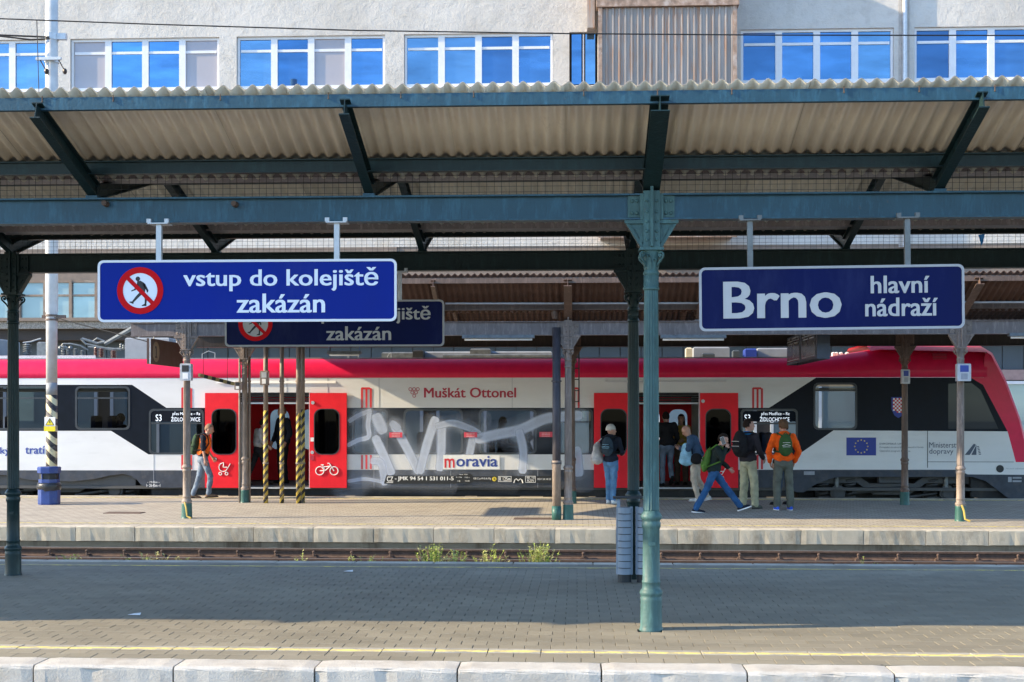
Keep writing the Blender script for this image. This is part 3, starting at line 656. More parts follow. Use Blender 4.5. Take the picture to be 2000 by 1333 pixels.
m.box(pc.x + .1, pc.x + .3, YP - .04, YP + .04, zy(622, YP, 101), zy(616, YP, 101)); m.box(pc.x - .2, pc.x - .1, YP - .04, YP + .04, zy(622, YP, 101), zy(616, YP, 101)); m.build('clamp', MT['brown'], pole)
za = zy(119, YP, 101); m = MB(); m.box(pc.x - .27, pc.x + .27, YP - .2, YP - .13, za - .03, za + .03); m.lathe((pc.x, YP, 0), [(.15, za - .05), (.15, za + .05)], 20); m.build('cross_arm', MT['galv'], pole)
for sx, ex, ey in ((-1, 91, 140), (1, 127, 140)):
    e = at(ex, ey, YP - .15); m = MB(); m.tube([(pc.x + sx * .2, YP - .16, za), (e.x, YP - .16, e.z)], .014, 6); m.ball((e.x, YP - .16, e.z), .05, 8, 6, (1, 1, 1.3)); m.build('insulator', MT['dark_brown'], pole)
zc = zy(73, YP, 101); m = MB(); m.lathe((pc.x, YP, 0), [(.145, zc - .07), (.145, zc + .07)], 20); m.box(pc.x + .12, pc.x + .32, YP - .05, YP + .05, zc - .06, zc + .07); m.build('collar', MT['galv'], pole)
def wire(name, pts, r, label, mat='wire'):
    m = MB(); m.tube(pts, r, 5); return tag(m.build(name, MT[mat]), label, 'wire')
P = [at(px, py, 27.0) for px, py in ((-700, 18), (0, 37), (300, 48), (700, 60), (1100, 66), (1500, 69), (2100, 70), (2700, 68))]
wire('overhead_wire', P, .014, 'long thin dark wire crossing in front of the white facade')
wire('overhead_wire', [at(-300, 55, 27.8), at(0, 69, 27.8), at(96, 73, 27.8)], .02, 'upper stay wire clamped to the left of the grey pole')
wire('overhead_wire', [at(-300, 64, 27.7), at(0, 71, 27.7), at(60, 78, 27.7), at(97, 76, 27.7)], .018, 'lower stay wire clamped to the left of the grey pole')
wire('dropper_wire', [at(72, 39, 27.0), at(72, 48, 27.0), at(73, 80, 27.0), at(76, 180, 27.0)], .009, 'thin vertical wire hanging left of the grey pole')
wire('stay_wire', [at(106, 620, 27.7), at(180, 640, 27.5), at(290, 668, 27.2)], .012, 'thin slack wire slanting from the grey pole to the brown sign')
# warning sign on the pole
wl, wr = at(87, 815, YP - .13), at(108, 841, YP - .13); ww = wr.x - wl.x
sg = thing('warning_sign', ((wl.x + wr.x) / 2, YP - .13, wr.z), 'small electric danger sign with yellow triangle on the striped pole', 'sign')
m = MB(); m.box(wl.x, wr.x, YP - .135, YP - .125, wr.z + .09, wl.z); m.build('white_plate', MT['white'], sg)
MT['yel'] = M('sign_yellow', (.75, .62, .02), .5, var=.05)
m = MB(); m.box(wl.x - .01, wr.x, YP - .138, YP - .12, wr.z - .02, wr.z + .085); m.build('yellow_plate', MT['yel'], sg)
cx = (wl.x + wr.x) / 2; t0 = wr.z + .105; t1 = wl.z - .02; q = ww * .44
m = MB(); m.add([(cx - q, YP - .137, t0), (cx + q, YP - .137, t0), (cx, YP - .137, t1)], [(0, 1, 2)]); m.build('triangle_border', MT['black'], sg, fixn=False)
m = MB(); m.add([(cx - q * .78, YP - .139, t0 + .014), (cx + q * .78, YP - .139, t0 + .014), (cx, YP - .139, t1 - .03)], [(0, 1, 2)]); m.build('triangle', MT['yel'], sg, fixn=False)
m = MB(); m.add([(cx - .01, YP - .141, t0 + .11), (cx + .008, YP - .141, t0 + .11), (cx - .004, YP - .141, t0 + .075), (cx + .018, YP - .141, t0 + .08), (cx + .002, YP - .141, t0 + .02), (cx + .004, YP - .141, t0 + .06), (cx - .018, YP - .141, t0 + .06)], [(0, 6, 5, 2, 1), (5, 4, 3, 2)]); m.build('lightning_bolt', MT['black'], sg, fixn=False)
# ------------------------------------------------------------------ the train
YT = 30.4; YK = 33.2                                   # near and far side of the car
def T(px, py, Y=YT): v = at(px, py, Y); return (v.x, v.z)
def TP(pts, Y=YT): return [T(a, b, Y) for a, b in pts]
def TR(x0, y0, x1, y1, r, n=4):
    a = T(x0, y0); b = T(x1, y1); return rrect(a[0], b[1], b[0], a[1], r * .0117, n)
MT['t_white'] = M('train_white', (.70, .70, .70), .32, var=.05, scale=1.2, dirt=(.52, .51, .50), dscale=1.5, damt=.3, spec=.3, stretch=(.5, 1, 2))
MT['t_black'] = M('train_band', (.006, .009, .016), .35, var=.15, spec=.12); MT['t_grey'] = M('train_skirt', (.05, .058, .075), .5, var=.2, spec=.2, dirt=(.12, .11, .1), damt=.5)
MT['t_red'] = M('train_red', (.68, .014, .07), .35, var=.06, spec=.25, coat=.08); MT['t_door'] = M('door_red', (.78, .022, .035), .45, var=.06, spec=.15)
MT['t_under'] = M('underframe', (.012, .013, .015), .7, var=.4, dirt=(.05, .04, .035), damt=.6); MT['t_bogie'] = M('bogie_grey', (.05, .053, .058), .6, var=.3, dirt=(.08, .065, .05), damt=.6)
MT['t_glass'] = glass('tinted_window', (.17, .20, .235), .12); MT['c_glass'] = glass('clear_window', (.5, .55, .58), .25); MT['d_glass'] = glass('dark_door_window', (.08, .10, .12), .12); MT['t_inner'] = M('interior_grey', (.38, .37, .35), .6)
MT['t_frame'] = M('window_rubber', (.03, .036, .045), .35); MT['t_seat'] = M('seat_fabric', (.03, .05, .10), .9); MT['floor_in'] = M('train_floor', (.07, .07, .07), .7)
MT['p_red'] = M('print_red', (.62, .02, .03), .4, var=.03); MT['p_dred'] = M('print_wine', (.42, .02, .05), .4, var=.03); MT['p_blue'] = M('print_blue', (.03, .06, .30), .4, var=.03)
MT['p_grey'] = M('print_grey', (.07, .09, .13), .5); MT['p_lgrey'] = M('print_pale_grey', (.3, .32, .36), .5)
MT['eu'] = M('flag_blue', (.008, .03, .27), .4, var=.03); MT['gold'] = M('flag_yellow', (.85, .65, .05), .4)
MT['insul'] = M('insulator_brown', (.10, .03, .025), .25, coat=.5); MT['alu'] = M('roof_grey', (.27, .29, .31), .5, var=.1); MT['rgrey'] = M('roof_dark_grey', (.16, .175, .18), .5, .3, var=.3, scale=9)
m_, n_, p_ = nodes('led_text'); p_.inputs['Emission Color'].default_value = (.75, .85, 1, 1); p_.inputs['Emission Strength'].default_value = .3; p_.inputs['Base Color'].default_value = (.6, .65, .7, 1); MT['led'] = m_
xl = -19.0
train = thing('train', (-3.5, YT, ZF - .4), 'red and white electric train with dark window band and open red doors', 'train')
XL = -560
def part(name, mat, outer, holes=(), Y=YT, parent=train, px=True, th=0):
    r = region(TP(outer) if px else outer, list(holes), Y)
    o = r.build(name, mat, parent, fixn=False)
    if th:
        md = None
        b = MB(); P_ = TP(outer) if px else outer
    return o
HOLES = {'W0': TR(-62, 756, 92, 838, 9), 'W1': TR(149, 757, 252, 838, 9), 'D1': TR(293, 801, 396, 886, 9),
         'M1': TR(690, 801, 755, 886, 10), 'M2': TR(790, 801, 902, 886, 10), 'M3': TR(937, 801, 1046, 886, 10), 'M4': TR(1086, 801, 1156, 886, 8),
         'D2': TR(1449, 801, 1556, 886, 8), 'C1': TR(1591, 750, 1672, 838, 9), 'X1': TR(-340, 756, -110, 838, 9)}
# A: left of the first doorway, B: between the doorways, C: right of the second
part('upper_side_panel', MT['t_white'], [(XL, 752), (XL, 738), (467, 738), (467, 797), (325, 797), (258, 752)])
part('window_band', MT['t_black'], [(XL, 842), (XL, 752), (258, 752), (325, 797), (467, 797), (467, 888), (290, 888), (217, 842)], [HOLES[k] for k in ('X1', 'W0', 'W1', 'D1')])
part('lower_side_panel', MT['t_white'], [(XL, 919), (XL, 842), (217, 842), (290, 888), (467, 888), (467, 919)])
part('skirt', MT['t_grey'], [(XL, 953), (XL, 919), (467, 919), (467, 953), (290, 953), (276, 948), (268, 938), (256, 930), (240, 926), (215, 929), (185, 936), (140, 941), (60, 938), (10, 928), (-120, 931), (-160, 953)])
part('upper_side_panel', MT['t_white'], [(605, 738), (1228, 738), (1228, 797), (605, 797)])
part('window_band', MT['t_black'], [(605, 797), (1228, 797), (1228, 888), (605, 888)], [HOLES[k] for k in ('M1', 'M2', 'M3', 'M4')])
part('lower_side_panel', MT['t_white'], [(605, 888), (1228, 888), (1228, 918), (605, 918)])
part('skirt', MT['t_grey'], [(605, 918), (1228, 918), (1228, 953), (605, 953)])
part('upper_side_panel', MT['t_white'], [(1367, 738), (1594, 738), (1502, 797), (1367, 797)])
part('window_band', MT['t_black'], [(1367, 797), (1502, 797), (1594, 738), (1896, 738), (1920, 752), (1968, 843), (1628, 841), (1560, 888), (1367, 888)], [HOLES[k] for k in ('D2', 'C1')])
part('lower_side_panel', MT['t_white'], [(1367, 888), (1560, 888), (1628, 841), (1968, 843), (1984, 903), (2018, 903), (2020, 928), (1890, 927), (1870, 918), (1367, 918)])
part('skirt', MT['t_grey'], [(1367, 918), (1870, 918), (1890, 927), (2020, 928), (2012, 978), (1975, 978), (1945, 955), (1925, 940), (1900, 932), (1640, 932), (1620, 936), (1590, 948), (1570, 962), (1555, 962), (1540, 953), (1367, 953)])
part('door_lintel', MT['t_white'], [(467, 738), (605, 738), (605, 767), (467, 767)]); part('door_lintel', MT['t_white'], [(1228, 738), (1367, 738), (1367, 767), (1228, 767)])
# cab front: red frame band following the nose, in the plane of the side and round the front
out_ = [(1922, 738), (1922, 700), (1926, 688), (1936, 694), (1962, 745), (1990, 820), (2004, 875), (2010, 903)]
inn_ = [(1984, 903), (1968, 843), (1920, 752), (1896, 738)]
part('cab_frame', MT['t_red'], out_ + inn_)
m = MB(); m.smooth = True
O = TP([(1700, 686), (1720, 683)] + out_[2:] + [(2022, 928), (2014, 978)]); ring = []
rows_ = []
for (dy, inset) in ((0, 0), (.06, -.035), (.2, -.10), (.5, -.17), (YK - YT - .5, -.17), (YK - YT - .2, -.1), (YK - YT, 0)):
    row = []
    for i, p in enumerate(O):
        a = Vector(O[max(i - 1, 0)]); b2 = Vector(O[min(i + 1, len(O) - 1)]); t = (b2 - a).normalized(); nrm = Vector((-t.y, t.x)); q = Vector(p) - nrm * inset * (-1); q = Vector(p) + nrm * (-inset) * (1 if nrm.y >= -1 else 1)
        row.append((q.x, YT + dy, q.y))
    rows_.append(row)
k = len(O)
m.add([v for r in rows_ for v in r], [(a * k + i, a * k + i + 1, (a + 1) * k + i + 1, (a + 1) * k + i) for a in range(6) for i in range(k - 1)]); m.build('cab_nose', MT['t_red'], train)
# roof: red shoulder then grey top
ztop = T(1000, 700)[1]; zs = T(1000, 738)[1]; xr = T(1594, 700)[0]
m = MB(); m.smooth = True; pr = [(YT, zs), (YT - .012, zs + .01), (YT - .012, zs + .12), (YT + .02, zs + .24), (YT + .09, zs + .36), (YT + .2, zs + .435), (YT + .28, zs + .45)]
m.add([(x, y, z) for x in (xl, xr) for (y, z) in pr], [(i, i + 1, len(pr) + i + 1, len(pr) + i) for i in range(len(pr) - 1)]); m.build('roof_shoulder', MT['t_red'], train)
m = MB(); m.smooth = True; stn = [(1594, 1.0), (1630, 1.08), (1680, 1.27), (1720, 1.43), (1820, 1.42), (1928, 1.36)]
m.add([(T(px, 0)[0], y, zs + (z - zs) * f) for px, f in stn for (y, z) in pr + [(YT + 1.2, zs + .47), (YK - .3, zs + .47)]], [(s * 9 + i, s * 9 + i + 1, (s + 1) * 9 + i + 1, (s + 1) * 9 + i) for s in range(5) for i in range(8)]); m.build('cab_roof', MT['t_red'], train)
for k in range(4): a = T(1823, 691 + k * 3.2); b2 = T(1850, 692.4 + k * 3.2); m = MB(); m.box(a[0], b2[0], YT + .02, YT + .25, b2[1], a[1]); m.build('roof_louvre', MT['p_dred'], train)
m = MB(); m.box(xl, xr, YT + .27, YK - .27, zs + .3, zs + .452); m.build('roof', MT['alu'], train)
m = MB(); m.box(xl, xr + .0, YT + .255, YT + .275, zs + .455, zs + .475); m.build('roof_gutter', MT['alu'], train)
m = MB(); m.box(xl, xr, YK - .02, YK, .1, zs + .3); m.box(xr, T(1975, 900)[0], YK - .02, YK, -.2, zs); zz = T(1000, 845)[1]
far_ = m
# far side of the car with daylight windows
FH = [[(T(a, 0, YK)[0], T(0, d, YK)[1]) for a, d in ((x0, 884), (x1, 884), (x1, 801), (x0, 801))] for x0, x1 in ((285, 385), (690, 755), (790, 902), (937, 1046), (1080, 1150), (1449, 1560))]
FH += [[(T(a, 0, YK)[0], T(0, d, YK)[1]) for a, d in ((x0, 838), (x1, 838), (x1, 757), (x0, 757))] for x0, x1 in ((-60, 90), (150, 250), (1592, 1680))]
FDW = [TR(x0, 800, x1, 878, 14) for x0, x1 in ((529, 566), (590, 622), (1262, 1288), (1306, 1342))]
fd = []
for q in FDW: fd.append([(T(1127 + 0, 0)[0] + 0 * 0 + x, z) for x, z in [(x * YK / YT + 0, z) for x, z in q]] if 0 else [((x) * YK / YT, EYE + (z - EYE) * YK / YT) for x, z in q])
part('far_side', MT['t_inner'], [(xl, .08), (T(1960, 900)[0], .08), (T(1920, 800)[0], zs), (xl, zs)], FH + fd, Y=YK - .05, px=False)
for x0, x1 in ((485, 628), (1245, 1350)):
    a = T(x0, 0, YK)[0]; b2 = T(x1, 0, YK)[0]; hs = [h for h in fd if a < h[0][0] < b2]
    part('far_door', MT['t_door'], [(a, .1), (b2, .1), (b2, 2.2), (a, 2.2)], hs, Y=YK - .07, px=False)
m = MB(); m.box(xl, T(1985, 900)[0], YT + .06, YK - .06, .03, .098); m.build('floor', MT['floor_in'], train)
m = MB(); m.box(xl, T(1900, 900)[0], YT + .06, YK - .06, 2.32, 2.36); m.build('ceiling', MT['t_inner'], train)
for px in (467, 606, 1228, 1367):                       # vestibule partitions and grab poles
    sgn = -1 if px in (467, 1228) else 1; x = T(px, 0)[0] + sgn * .55
    m = MB(); m.box(x - .03, x + .03, YT + .3, YT + 1.0, .1, 2.3); m.box(x - .03, x + .03, YK - 1.0, YK - .1, .1, 2.3); m.build('partition', MT['t_inner'], train)
    m = MB(); m.tube([(x - sgn * .2, YT + .5, .1), (x - sgn * .2, YT + .5, 2.3)], .018, 8); m.build('grab_pole', M('grab_pole', (.6, .5, .08), .4) if 'grab_pole' not in bpy.data.materials else bpy.data.materials['grab_pole'], train)
def seat_mesh():
    m = MB(); m.cbox(-.22, .22, -.23, .23, .38, .50, .03); m.add([(v[0], v[1], v[2]) for v in []], []); m.cbox(-.28, -.18, -.23, .23, .45, 1.22, .03); m.box(-.2, .2, -.05, .05, 0, .38); return m.mesh('seat', MT['t_seat'])
sme = seat_mesh()
for px in (-30, 40, 110, 170, 240, 300, 700, 770, 840, 910, 980, 1050, 1470, 1520):
    for y in (YT + .55, YK - .55, YK - 1.05):
        z = .1 if px > 270 else .5
        o = inst('seat', sme, train, (T(px, 0)[0] * y / YT, y, z)); o.rotation_euler.z = pi if (px // 10) % 2 else 0
m = MB(); m.box(xl, T(262, 0)[0], YT + .1, YK - .1, .1, .5); m.build('raised_floor', MT['floor_in'], train)
# windows: rubber frame, glass, transom
def win(key, transom=None, mat='t_glass', vent=True):
    h = HOLES[key]; xs_ = [p[0] for p in h]; zs_ = [p[1] for p in h]; c = Vector(((min(xs_) + max(xs_)) / 2, (min(zs_) + max(zs_)) / 2))
    sc = lambda p, d: (c.x + (p[0] - c.x) * (1 + d / ((max(xs_) - min(xs_)) / 2)), c.y + (p[1] - c.y) * (1 + d / ((max(zs_) - min(zs_)) / 2)))
    f = MB(); f.ring([sc(p, .025) for p in h], [sc(p, -.018) for p in h], YT - .008, YT + .03)
    if transom: z = T(0, transom)[1]; f.box(min(xs_) + .01, max(xs_) - .01, YT - .006, YT + .02, z - .018, z + .018)
    o = f.build('window', MT['t_frame'], train)
    g = region([sc(p, -.005) for p in h], [], YT + .02); g.build('pane', MT[mat], o, fixn=False); return o
win('X1'); win('W0', 778); win('W1', 778); win('M1'); win('M2'); win('M3'); win('M4', 824, 'c_glass'); win('C1', 764, 'c_glass'); w1 = win('D1', 827); w2 = win('D2', 827, 'c_glass')
def disp(x0, x1, sx, tx0, tx1):
    a = T(x0, 803); b2 = T(x1, 824); m = MB(); m.box(a[0], b2[0], YT - .003, YT + .1, b2[1], a[1])
    d = m.build('destination_display', M('display_black', (.004, .007, .014), .6, spec=.1) if 'display_black' not in bpy.data.materials else bpy.data.materials['display_black'], train)
    t = MB(); text_px(t, 'S3', sx, 810, sx + 11.5, 823, YT - .006, .0); text_px(t, 'přes Modřice – Rz', tx0 + 3, 805, tx1, 813, YT - .006, .0); text_px(t, 'ŽIDLOCHOVICE', tx0, 813.5, tx1, 823.5, YT - .006, .0)
    t.build('lettering', MT['led'], d, fixn=False)
disp(294, 395, 304, 334, 391); disp(1451, 1554, 1454, 1484, 1542)
a_ = TP([(1852, 838), (1852, 750), (1897, 748), (1915, 762), (1950, 838)]); cw = MB(); cw.add([(x, YT - .003, z) for x, z in a_], [(4, 3, 2, 1, 0)] if 0 else [(0, 4, 3, 2, 1)]); cw.build('cab_side_window', mirror('cab_glass', (.14, .17, .2), (.004, .007, .012), .1), train)
# doors: plug leaves slid open in front of the side, each with its window
def leaf(x0, x1, wx0, wx1, wy1=888):
    a = T(x0, 768); b2 = T(x1, 953); h = TR(wx0, 799, wx1, wy1, 15, 6); Yd = YT - .07
    bm_ = region([(a[0], b2[1]), (b2[0], b2[1]), (b2[0], a[1]), (a[0], a[1])], [h], Yd)
    e = bm_; e.box(a[0], a[0] + .004, Yd + .001, Yd + .05, b2[1], a[1]); e.box(b2[0] - .004, b2[0], Yd + .001, Yd + .05, b2[1], a[1]); e.box(a[0], b2[0], Yd + .001, Yd + .05, a[1] - .004, a[1])
    o = e.build('door', MT['t_door'], train, fixn=False)
    c = Vector(((T(wx0, 0)[0] + T(wx1, 0)[0]) / 2, (T(0, 799)[1] + T(0, wy1)[1]) / 2)); q = [(c.x + (p[0] - c.x) * .955, c.y + (p[1] - c.y) * .975) for p in h]
    f = MB(); f.ring([(c.x + (p[0] - c.x) * 1.02, c.y + (p[1] - c.y) * 1.01) for p in h], q, Yd - .006, Yd + .03); f.build('window_rubber', MT['t_frame'], o)
    region(h, [], Yd + .012).build('door_pane', MT['d_glass'], o, fixn=False); return o
YD = YT - .0745
d1 = leaf(402, 467, 415, 463); d2 = leaf(606, 678, 614.5, 664); d3 = leaf(1160, 1228, 1173, 1224); d4 = leaf(1367, 1441, 1377.5, 1427)
def knob(par, px, py, r=.04):
    a = T(px, py, YD); m = MB(); m.prism([(a[0] + r * cos(2 * pi * i / 16), a[1] + r * sin(2 * pi * i / 16)) for i in range(16)], YD - .02, YD + .003); m.build('door_button', MT['galv'], par)
knob(d2, 611, 787); knob(d2, 610, 884); knob(d4, 1373, 784); knob(d1, 421, 897, .03)
m = MB(); a = T(606.5, 890, YD); m.box(a[0], a[0] + .08, YD - .003, YD, a[1] - .11, a[1]); m.build('door_key_plate', MT['p_dred'], d2)
m = MB(); a = T(606.5, 855, YD); m.box(a[0], a[0] + .075, YD - .003, YD, a[1] - .09, a[1]); m.build('door_sticker', MT['white'], d2)
def pram(par, cx, cy, s):
    def q(x, y): v = T(cx + x * s, cy + y * s, YD - .002); return (v[0], YD - .002, v[1])
    m = MB(); ln = lambda pts, r=.011: m.tube([q(*p) for p in pts], r, 5)
    arc = [(9 * cos(t), 9 * sin(t)) for t in [pi * 1.55 - pi * 1.35 * i / 14 for i in range(15)]]
    ln([(arc[0][0], arc[0][1])] + arc + [(14, -6), (15, -7.5)]); ln([(0, 0), (1.4, -9)]); ln([(-.2, 0), (8.6, 0)]); ln([(-4, 8.5), (6, 8.5)], .006)
    for x in (-6, 7): ln([(x + 3 * cos(2 * pi * i / 12), 13.5 + 3 * sin(2 * pi * i / 12)) for i in range(13)])
    m.build('pram_symbol', MT['white'], par)
pram(d1, 436, 913, .93); pram(d4, 1404, 921, .93)
def bike(par, cx, cy, s):
    def q(x, y): v = T(cx + x * s, cy + y * s, YD - .002); return (v[0], YD - .002, v[1])
    m = MB(); ln = lambda pts, r=.012: m.tube([q(*p) for p in pts], r, 5)
    for x in (-14, 14): ln([(x + 8 * cos(2 * pi * i / 18), 6 + 8 * sin(2 * pi * i / 18)) for i in range(19)])
    ln([(-14, 6), (-7, 5.5), (-3, 5.5), (-9, -5)]); ln([(-6.5, -1.5), (6, -3)]); ln([(-3, 5.5), (6.5, -3.5)]); ln([(14, 6), (5, -8.5), (1, -8.5)]); ln([(-12, -5.5), (-6, -5.5)]); m.build('bicycle_symbol', MT['white'], par)
bike(d2, 638.5, 914, 1.0)
for x0, x1 in ((467, 606), (1228, 1367)):                # door gear box, sill step, jamb
    a = T(x0, 767); b2 = T(x1, 953)
    m = MB(); m.box(a[0], b2[0], YT - .06, YT + .02, b2[1] - .02, b2[1] + .006); m.build('door_sill', MT['galv'], train)
    m = MB()
    for k in range(4): z = a[1] - .02 - k * .055; m.box(a[0], b2[0], YT + .02 + k * .02, YT + .1 + k * .02, z - .03, z)
    m.build('door_track', MT['t_under'], train)
    m = MB(); z = a[1] - .23; m.box(a[0], b2[0], YT + .02, YT + .12, z - .035, z); m.build('door_header', MT['galv'], train)
    m = MB(); m.box(a[0] - .01, a[0] + .02, YT - .02, YT + .15, b2[1], a[1]); m.box(b2[0] - .025, b2[0] + .01, YT - .02, YT + .15, b2[1], a[1]); m.build('door_jamb', MT['galv'], train)
m = MB()
for x0, x1, y in ((425, 656, 746), (1182, 1418, 744)): a = T(x0, y); b2 = T(x1, y + 3); m.prism([(YT - .03, b2[1]), (YT + .0, b2[1]), (YT + .0, a[1] + .02), (YT - .01, a[1])], a[0], b2[0], 'x')
m.build('rain_gutter', MT['t_white'], train)
# underframe, bogies
ub = T(0, 953)[1]
for x0, x1 in ((292, 1545),):
    m = MB(); m.box(T(x0, 0)[0], T(x1, 0)[0], YT + .15, YK - .15, T(0, 967)[1], .03); m.build('underframe', MT['t_under'], train)
    for (p0, p1, b0) in ((440, 500, 975), (520, 640, 974), (690, 900, 968), (930, 1010, 971), (1060, 1150, 974), (1165, 1330, 972), (1340, 1500, 974)):
        m = MB(); m.cbox(T(p0, 0)[0], T(p1, 0)[0], YT + .25, YK - .4, T(0, b0)[1] - .06, .0, .02); m.build('underfloor_box', MT['t_under'], train)
def bogie(pxa, pxb):
    xa, xb = T(pxa, 0)[0], T(pxb, 0)[0]; xm = (xa + xb) / 2; zr = RZ - .05; za = zr + .43
    bo = thing('bogie', (xm, YT + 1.4, zr)); bo.parent = train; bo.location = Vector((xm, YT + 1.4, zr)) - rootpos(train)
    m = MB(); m.prism([(xa - .75, za + .28), (xa - .4, za + .46), (xa + .4, za + .44), (xm - .5, za + .2), (xm + .5, za + .2), (xb - .4, za + .44), (xb + .4, za + .46), (xb + .75, za + .28), (xb + .5, za + .2), (xb - .45, za + .22), (xm + .4, za - .05), (xm - .4, za - .05), (xa + .45, za + .22), (xa - .5, za + .2)], YT + .28, YT + .42); m.build('bogie_frame', MT['t_bogie'], bo)
    for x in (xa, xb):
        m = MB(); m.prism([(x + .44 * cos(2 * pi * i / 28), za + .44 * sin(2 * pi * i / 28)) for i in range(28)], YT + .6, YT + .74); m.build('wheel', MT['t_bogie'], bo)
        m = MB(); m.prism([(x + .17 * cos(2 * pi * i / 18), za + .17 * sin(2 * pi * i / 18)) for i in range(18)], YT + .2, YT + .5); m.prism([(x + .12 * cos(2 * pi * i / 18), za + .12 * sin(2 * pi * i / 18)) for i in range(18)], YT + .17, YT + .22); m.box(x - .42, x + .42, YT + .3, YT + .5, za - .2, za - .1); m.build('axle_box', MT['t_bogie'], bo)
        m = MB(); m.tube([(x - .02, YT + .24, za + .12), (x - .02, YT + .24, za + .6)], [.05, .05], 10); m.tube([(x - .02, YT + .24, za + .3), (x - .02, YT + .24, za + .5)], .035, 10); m.build('damper', MT['rgrey'], bo)
        for sx in (-.3, .3):
            m = MB(); m.smooth = True; m.tube([(x + sx + .115 * cos(t), YT + .36 + .115 * sin(t), za - .1 + .4 * t / (2 * pi * 4)) for t in [2 * pi * i / 14 for i in range(57)]], .026, 6); m.build('coil_spring', MT['t_bogie'], bo)
    m = MB(); m.tube([(xm - .9, YT + .26, za + .0), (xm + .2, YT + .26, za + .1)], .05, 10); m.tube([(xm + .3, YT + .3, za - .12), (xm + .95, YT + .3, za - .02)], .03, 8); m.cbox(xm - .3, xm + .35, YT + .22, YT + .4, za + .22, za + .46, .03); m.build('bogie_link', MT['t_bogie'], bo)
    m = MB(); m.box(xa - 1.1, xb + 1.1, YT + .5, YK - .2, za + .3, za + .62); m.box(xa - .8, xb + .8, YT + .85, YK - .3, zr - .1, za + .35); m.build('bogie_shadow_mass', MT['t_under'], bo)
    return bo
bogie(6, 220); bogie(1640, 1855)
m = MB(); a, b2 = T(1900, 930), T(2005, 985); m.prism([(a[0], a[1]), (b2[0], a[1]), (b2[0], b2[1]), (b2[0] - .5, b2[1]), (a[0], -.1)], YT + .15, YT + .3); m.build('snow_plough', MT['t_under'], train)
m = MB(); m.box(xl, T(0, 0)[0], YT + .3, YK - .3, -.35, .05); m.build('underframe', MT['t_under'], train)
# lettering and marks printed on the side
YL = YT - .004; YM = YT - .0175
def mark(name, mat, fn):
    m = MB(); fn(m); return m.build(name, mat, train, fixn=False)
mark('lettering', MT['p_dred'], lambda m: text_px(m, 'Muškát Ottonel', 828, 757.5, 1008, 777, YL, .022))
def grapes(m):
    for (x, y) in ((801.5, 760.5), (808.7, 760.5), (816, 760.5), (805.2, 767), (812.5, 767), (809, 773.5)):
        c = T(x, y, YL); m.ring([(c[0] + .042 * cos(2 * pi * i / 14), c[1] + .042 * sin(2 * pi * i / 14)) for i in range(14)], [(c[0] + .029 * cos(2 * pi * i / 14), c[1] + .029 * sin(2 * pi * i / 14)) for i in range(14)], YL - .001, YL)
mark('grape_emblem', MT['p_dred'], grapes)
def tall_m(px, cols, upper=True):
    def f(m):
        for (y0, y1, top) in ((757, 797, True), (889, 917, False)):
            for i in range(3):
                x = px - 10 + i * 8.6; a = T(x, y0 + (2 if top else 0), YL - .004); b2 = T(x + 4, y1, YL - .004); m.add([(a[0], YL - .004, b2[1]), (b2[0], YL - .004, b2[1]), (b2[0], YL - .004, a[1]), (a[0], YL - .004, a[1])], [(0, 1, 2, 3)])
            if top:
                a = T(px - 10, y0, YL - .004); b2 = T(px + 10.5, y0 + 4, YL - .004); c_ = .04
                m.add([(a[0], YL - .0045, b2[1]), (b2[0], YL - .0045, b2[1]), (b2[0], YL - .0045, a[1] - c_), (b2[0] - c_, YL - .0045, a[1]), (a[0] + .02, YL - .0045, a[1]), (a[0], YL - .0045, a[1] - .02)], [(0, 1, 2, 3, 4, 5)])
    mark('tall_letter_mark', MT['p_red'], f)
for px in (364, 715, 1121, 1479): tall_m(px, 3)
a = T(866, 889); b2 = T(976, 917)
mark('white_patch', MT['white'], lambda m: m.add([(a[0], YM - .001, b2[1]), (b2[0], YM - .001, b2[1]), (b2[0], YM - .001, a[1]), (a[0], YM - .001, a[1])], [(0, 1, 2, 3)]))
mark('lettering', MT['p_red'], lambda m: text_px(m, 'm', 868, 896, 888, 914, YM - .004, .02)); mark('lettering', MT['p_blue'], lambda m: text_px(m, 'oravia', 891, 891, 972, 912, YM - .004, .02))
mark('lettering', MT['p_blue'], lambda m: text_px(m, 'ký', 0, 874, 20, 891, YL - .001, .02)); mark('lettering', MT['p_blue'], lambda m: text_px(m, 'tratí', 49, 871.5, 88, 887, YL - .001, .02))
mark('lettering', MT['p_blue'], lambda m: text_px(m, 'Na železnici moravs', -220, 871.5, -4, 891, YL - .001, .02)) if 0 else None
a = T(748, 931); b2 = T(1076, 944.5)
mark('black_patch', MT['black'], lambda m: (text_px(m, 'a', 0, 0, 1, 1, 50) if 0 else m.add([(T(x, y)[0], YM - .002, T(x, y)[1]) for x, y in ((750, 945), (890, 945), (906, 943), (917, 945), (925, 941), (1077, 944), (1077, 930), (925, 931), (918, 925), (898, 926), (890, 930), (755, 929))], [tuple(range(12))])))
